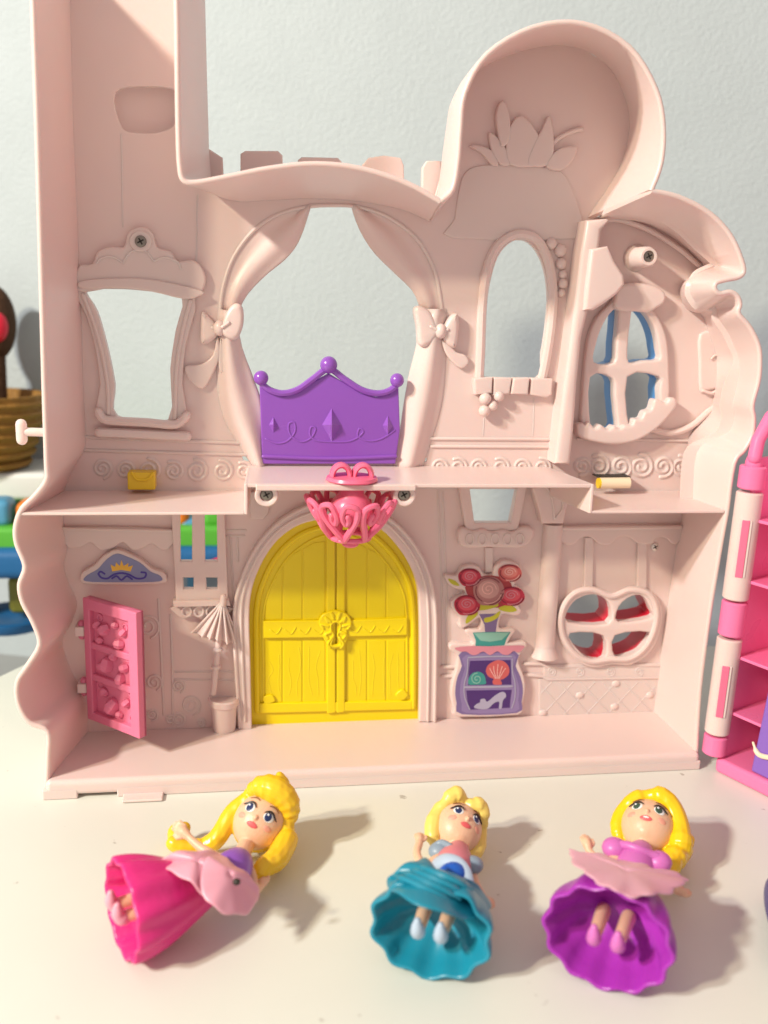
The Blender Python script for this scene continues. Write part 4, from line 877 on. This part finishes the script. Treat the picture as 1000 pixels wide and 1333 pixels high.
sweep(sm([on(566, 1126, 2.5), on(578, 1120, 3.0), on(594, 1124, 3.1), (on(604, 1136, 2.9)), on(608, 1152, 2.5)], False, 5), .16, 10, flat=2.2).build('waist_trim', PBL, d2)
for a, b, c in (((572, 1108), (566, 1100), 1), ((615, 1126), (619, 1136), 1)): ball(on(*a, 2.2), (.55, .5, .42)).build('puff_sleeve', GRY, d2)
sweep(sm([on(566, 1102, 2.4), on(575, 1097, 2.6), on(586, 1102, 2.7)], False, 4), .17, 10).build('collar', GRY, d2)
s2 = skirt('skirt', ws, on(560, 1212, 2.3), .9, 2.65, TEA, d2, .05, 10, dome=1.25, shoes=PBL); floor_fix(s2)
panelcloth('overskirt', [(503, 1148, 2.8), (514, 1134, 3.4), (538, 1121, 3.6), (556, 1120, 3.3), (575, 1138, 2.9), (604, 1146, 2.8), (626, 1156, 2.2), (640, 1184, 1.8), (600, 1196, 3.2), (545, 1178, 4.0), (512, 1162, 3.5)], .3, TEA, d2, .6)
for k in range(4):
    sweep(sm([on(512+k*9, 1140-k*5, 4.15), on(530+k*10, 1146-k*4, 4.5), on(560+k*9, 1160-k*5, 4.5), on(590+k*8, 1176-k*6, 4.0)], False, 4), [.08, .2, .22, .2, .1], 8, flat=.8).build('skirt_fold', TEA, d2)

# --- doll three: long yellow hair, purple skirt
hd = Head(843, 1076, 2.1, 44, -8, 13, 1.0)
d3 = thing('doll', 'small doll with long yellow hair, orchid top and purple skirt, lying near the pink wing', 'doll', on(840, 1125), 'small blonde dolls lying in front of the castle')
mb = MB(); head_mass(hd, mb); nk = on(834, 1112, 2.0); ch3 = on(828, 1126, 2.2); ws = on(818, 1146, 2.1)
sweep([hd.P(0, -.1, -1.2), nk], [.42, .4], 14, mb=mb); sweep([nk, ch3, ws], [.62, .88, .7], 16, mb=mb)
wr = on(767, 1108, 2.5)
sweep(sm([nk, on(806, 1118, 2.4), on(784, 1122, 2.3), wr], False, 4), [.4, .36, .32, .3, .28, .27, .26, .24, .22, .2, .19, .18, .18], 12, mb=mb)
hand(mb, wr, on(762, 1090, 2.9), on(774, 1098, 2.5)-on(762, 1100, 2.5), 1.0)
wr = on(878, 1158, 1.9)
sweep(sm([nk, on(852, 1122, 2.2), on(858, 1134, 2.3), wr], False, 4), [.4, .34, .32, .3, .28, .27, .26, .25, .24, .22, .2, .2, .2], 12, mb=mb)
hand(mb, wr, on(902, 1166, 1.6), on(886, 1156, 2)-on(882, 1166, 2), .95)
b3 = mb.build('body', SKIN, d3); remesh(b3, .045)
doll_face(hd, b3, IRG, LIP1)
patch(hd, 0, -.56, .16, .05, .07, WHT, b3, 'teeth', n=12)
hb = MB(); ball(hd.P(0, -.42, .2), (1.58, 1.3, 1.6), hb, 28, 18, hd.M)
sweep(sm([hd.P(-.15, .75, 1.45), hd.P(-.75, .65, 1.15), hd.P(-1.3, .25, .5), hd.P(-1.5, -.05, -.3), hd.P(-1.25, -.3, -1.1)], False, 4), [.35, .45, .45, .42, .42, .4, .36, .25], 12, mb=hb)
sweep(sm([hd.P(-.15, .7, 1.45), hd.P(.45, .85, 1.5), hd.P(1.1, .45, 1.15), hd.P(1.55, .05, .4), hd.P(1.75, -.1, -.5), on(884, 1108, 1.4), on(876, 1122, 1.5), on(872, 1136, 1.4)], False, 4), [.4, .52, .55, .55, .55, .6, .66, .62, .5, .4], 12, mb=hb)
sweep(sm([hd.P(1.3, -.3, .2), on(890, 1092, 1.2), on(878, 1110, 1.0), on(866, 1128, 1.2)], False, 4), [.5, .6, .6, .45], 12, mb=hb)
h3_ = hb.build('hair', HAIR3, d3); remesh(h3_, .055, 3)
ORC = mat('orchid_bodice_plastic', (.62, .16, .50), .38, sss=.1); PUR2 = mat('purple_skirt_plastic', (.36, .03, .42), .35, sss=.08, bump=.5, bscale=300, bdist=.0005); PAL2 = mat('pale_pink_overskirt_plastic', (.78, .42, .52), .36, sss=.15)
sweep([nk+V((0, 0, .05)), ch3, ws.lerp(ch3, .4)], [.66, .98, .85], 18).build('bodice', ORC, d3)
for p in ((800, 1104, 2.7), (858, 1122, 2.5)): ball(on(*p), (.62, .6, .5)).build('puff_sleeve', ORC, d3)
sweep(sm([on(806, 1100, 2.9), on(818, 1101, 3.1), on(832, 1106, 3.1), on(846, 1112, 2.9), on(856, 1116, 2.8)], False, 4), .22, 10).build('neckline', ORC, d3)
s3 = skirt('skirt', ws, on(790, 1222, 2.4), .9, 2.75, PUR2, d3, .04, 12, dome=1.25, shoes=ORC); floor_fix(s3)
panelcloth('overskirt', [(743, 1110, 3.3), (762, 1111, 3.4), (800, 1118, 3.1), (838, 1128, 3.0), (866, 1134, 2.8), (893, 1144, 2.5), (876, 1156, 3.2), (846, 1165, 4.0), (812, 1164, 4.4), (782, 1149, 4.4), (760, 1133, 4.1)], .0, PAL2, d3, .3, .1, .3)
sweep(sm([on(806, 1122, 3.15), on(820, 1127, 3.2), on(836, 1130, 3.15)], False, 4), .09, 8).build('waist_ribbon', BOD, d3)
# --- bit of a fourth toy at the right edge
IND = mat('indigo_plastic', (.05, .035, .20), .35)
sh = thing('doll_skirt', 'dark indigo toy skirt cut off by the right edge of the picture', 'toy', on(1030, 1190))
skirt('skirt', on(1015, 1150, .9), on(1060, 1230, 1.5), .55, 1.5, IND, sh, .05, 8)
# --- purple toy inside the wing
pt = thing('toy_cupboard', 'purple toy cupboard with a cream curl standing inside the pink wing', 'toy furniture', Wp(4, 2, 1.05))
cbm = mat('violet_toy_plastic', (.24, .12, .52), .32)
c0 = on(977, 1004, 1.02)
mb = MB(); o3 = c0+w1*0; q = [o3, o3+w1*5, o3+w1*5+w2*2, o3+w2*2]
mb.add([p for p in q]+[p+V((0, 0, 5.6))+w1*.45 for p in q], [(3, 2, 1, 0), (4, 5, 6, 7), (0, 1, 5, 4), (1, 2, 6, 5), (2, 3, 7, 6), (3, 0, 4, 7)])
bevel(mb.build('cupboard_body', cbm, pt, angle=180), .15)
sweep(sm([o3+w1*-.02-w2*.05+V((0, 0, 1.9)), o3+w1*.5-w2*.1+V((0, 0, 1.35)), o3+w1*1.6-w2*.1+V((0, 0, 1.6))], False, 5), [.08, .16, .16, .1], 8).build('cream_curl', CREAM, pt)

# ================================================================== BACKGROUND TOYS
GRN = mat('toy_green_plastic', (.09, .42, .04), .4); TBL = mat('toy_blue_plastic', (.01, .12, .32), .4); ORG_ = mat('toy_orange_plastic', (.80, .20, .02), .4); SKB = mat('toy_sky_blue_plastic', (.08, .30, .50), .4); OLV = mat('toy_olive_plastic', (.22, .22, .03), .5)
def bg(px, py, y=30): x, z = at(px, py, y); return x, z
tt = thing('toy_play_table', 'blurred green and blue plastic toy play table behind the castle at left', 'toy', (-6, 30, -10))
def bgb(nm, pxa, pya, pxb, pyb, y0, y1, mt, par, bv=.6):
    x0, z1 = at(pxa, pya, y0); x1, z0 = at(pxb, pyb, y0); return bevel(box(x0, x1, y0, y1, z0, z1).build(nm, mt, par, angle=180), bv, 4)
bgb('green_tray', -90, 688, 330, 716, 27, 40, GRN, tt, .5); bgb('blue_tray', -90, 717, 330, 752, 26, 41, TBL, tt, .9)
bgb('olive_leg', 8, 752, 40, 800, 30, 34, OLV, tt); bgb('olive_leg', -70, 752, -40, 800, 30, 34, OLV, tt); bgb('blue_leg', 243, 745, 256, 820, 31, 34, SKB, tt, .3)
x, z = at(15, 800, 31); lathe([(0, 0), (3.2, 0), (3.7, .5), (3.8, 1.1), (3.4, 1.2), (2.2, .7), (0, .6)], (x, 31, z-1)).build('blue_dish', TBL, tt)
x, z = at(240, 690, 31)
for (pa, pb, qa, qb, mt, nm) in ((18, 655, 52, 688, ORG_, 'orange_block'), (-20, 652, 14, 688, SKB, 'blue_block'), (226, 650, 246, 686, ORG_, 'orange_block'), (262, 662, 296, 688, GRN, 'green_block'), (232, 676, 262, 702, SKB, 'blue_block')):
    bgb(nm, pa, pb, qa, qb, 28, 31, mt, tt, .7)
sweep([P3(262, 738, 25.5), P3(288, 728, 25.5), P3(300, 724, 25.5)], .28, 10).build('red_rod', RED, tt)
WTB = mat('white_box_plastic', (.74, .76, .76), .5)
tt2 = bgb('storage_box', -60, 616, 64, 652, 33, 42, WTB, None, .5)
tt2['label'] = 'blurred white storage box under the brown basket behind the castle'; tt2['category'] = 'box'
tt2n = box(-30, -6.5, 33.5, 42, -10, at(0, 650, 33)[1]); 
BRN = mat('brown_wicker', (.30, .15, .03), .6, .3, bump=1, bscale=120, var=.3, bdist=.003); DBR = mat('dark_brown_plush', (.07, .035, .02), .8, .2, bump=1, bscale=90, bdist=.004)
bk = thing('wicker_basket', 'blurred brown wicker basket behind the left side of the castle', 'basket', (-13, 36, at(0, 616, 36)[1]))
x, z = at(-20, 612, 36); R0 = at(60, 600, 36)[0]-x; H0 = at(0, 512, 36)[1]-z
lathe([(0, 0), (R0*.55, 0), (R0*.85, H0*.35), (R0*1.0, H0*.8), (R0*1.02, H0), (R0*.95, H0), (R0*.8, H0*.5), (0, H0*.2)], (x, 36, z), (0, 0, 1), 40).build('basket_bowl', BRN, bk)
for k in range(7):
    t = .12+k*.13; rr = R0*(.62+.40*min(1, t*1.2)**.7); sweep([V((x+rr*math.cos(a), 36+rr*math.sin(a), z+H0*t)) for a in [2*math.pi*j/36 for j in range(36)]], .3, 6, closed=True).build('basket_weave', BRN, bk)
pz = thing('plush_toy', 'blurred dark brown round plush with a red patch at the left edge', 'plush toy', (x, 36, z+H0))
xx, zz = at(-9, 420, 38); ball((xx, 38, zz), (2.1, 2.0, 3.6), seg=28, rg=18).build('plush_body', DBR, pz)
sweep([V((xx, 38, zz-2.8)), V((xx, 37.5, z+H0*.5))], 1.0, 12).build('plush_neck', DBR, pz)
ball((xx+.6, 36.6, zz-.3), (1.1, .8, 1.5)).build('plush_patch', RED, pz)
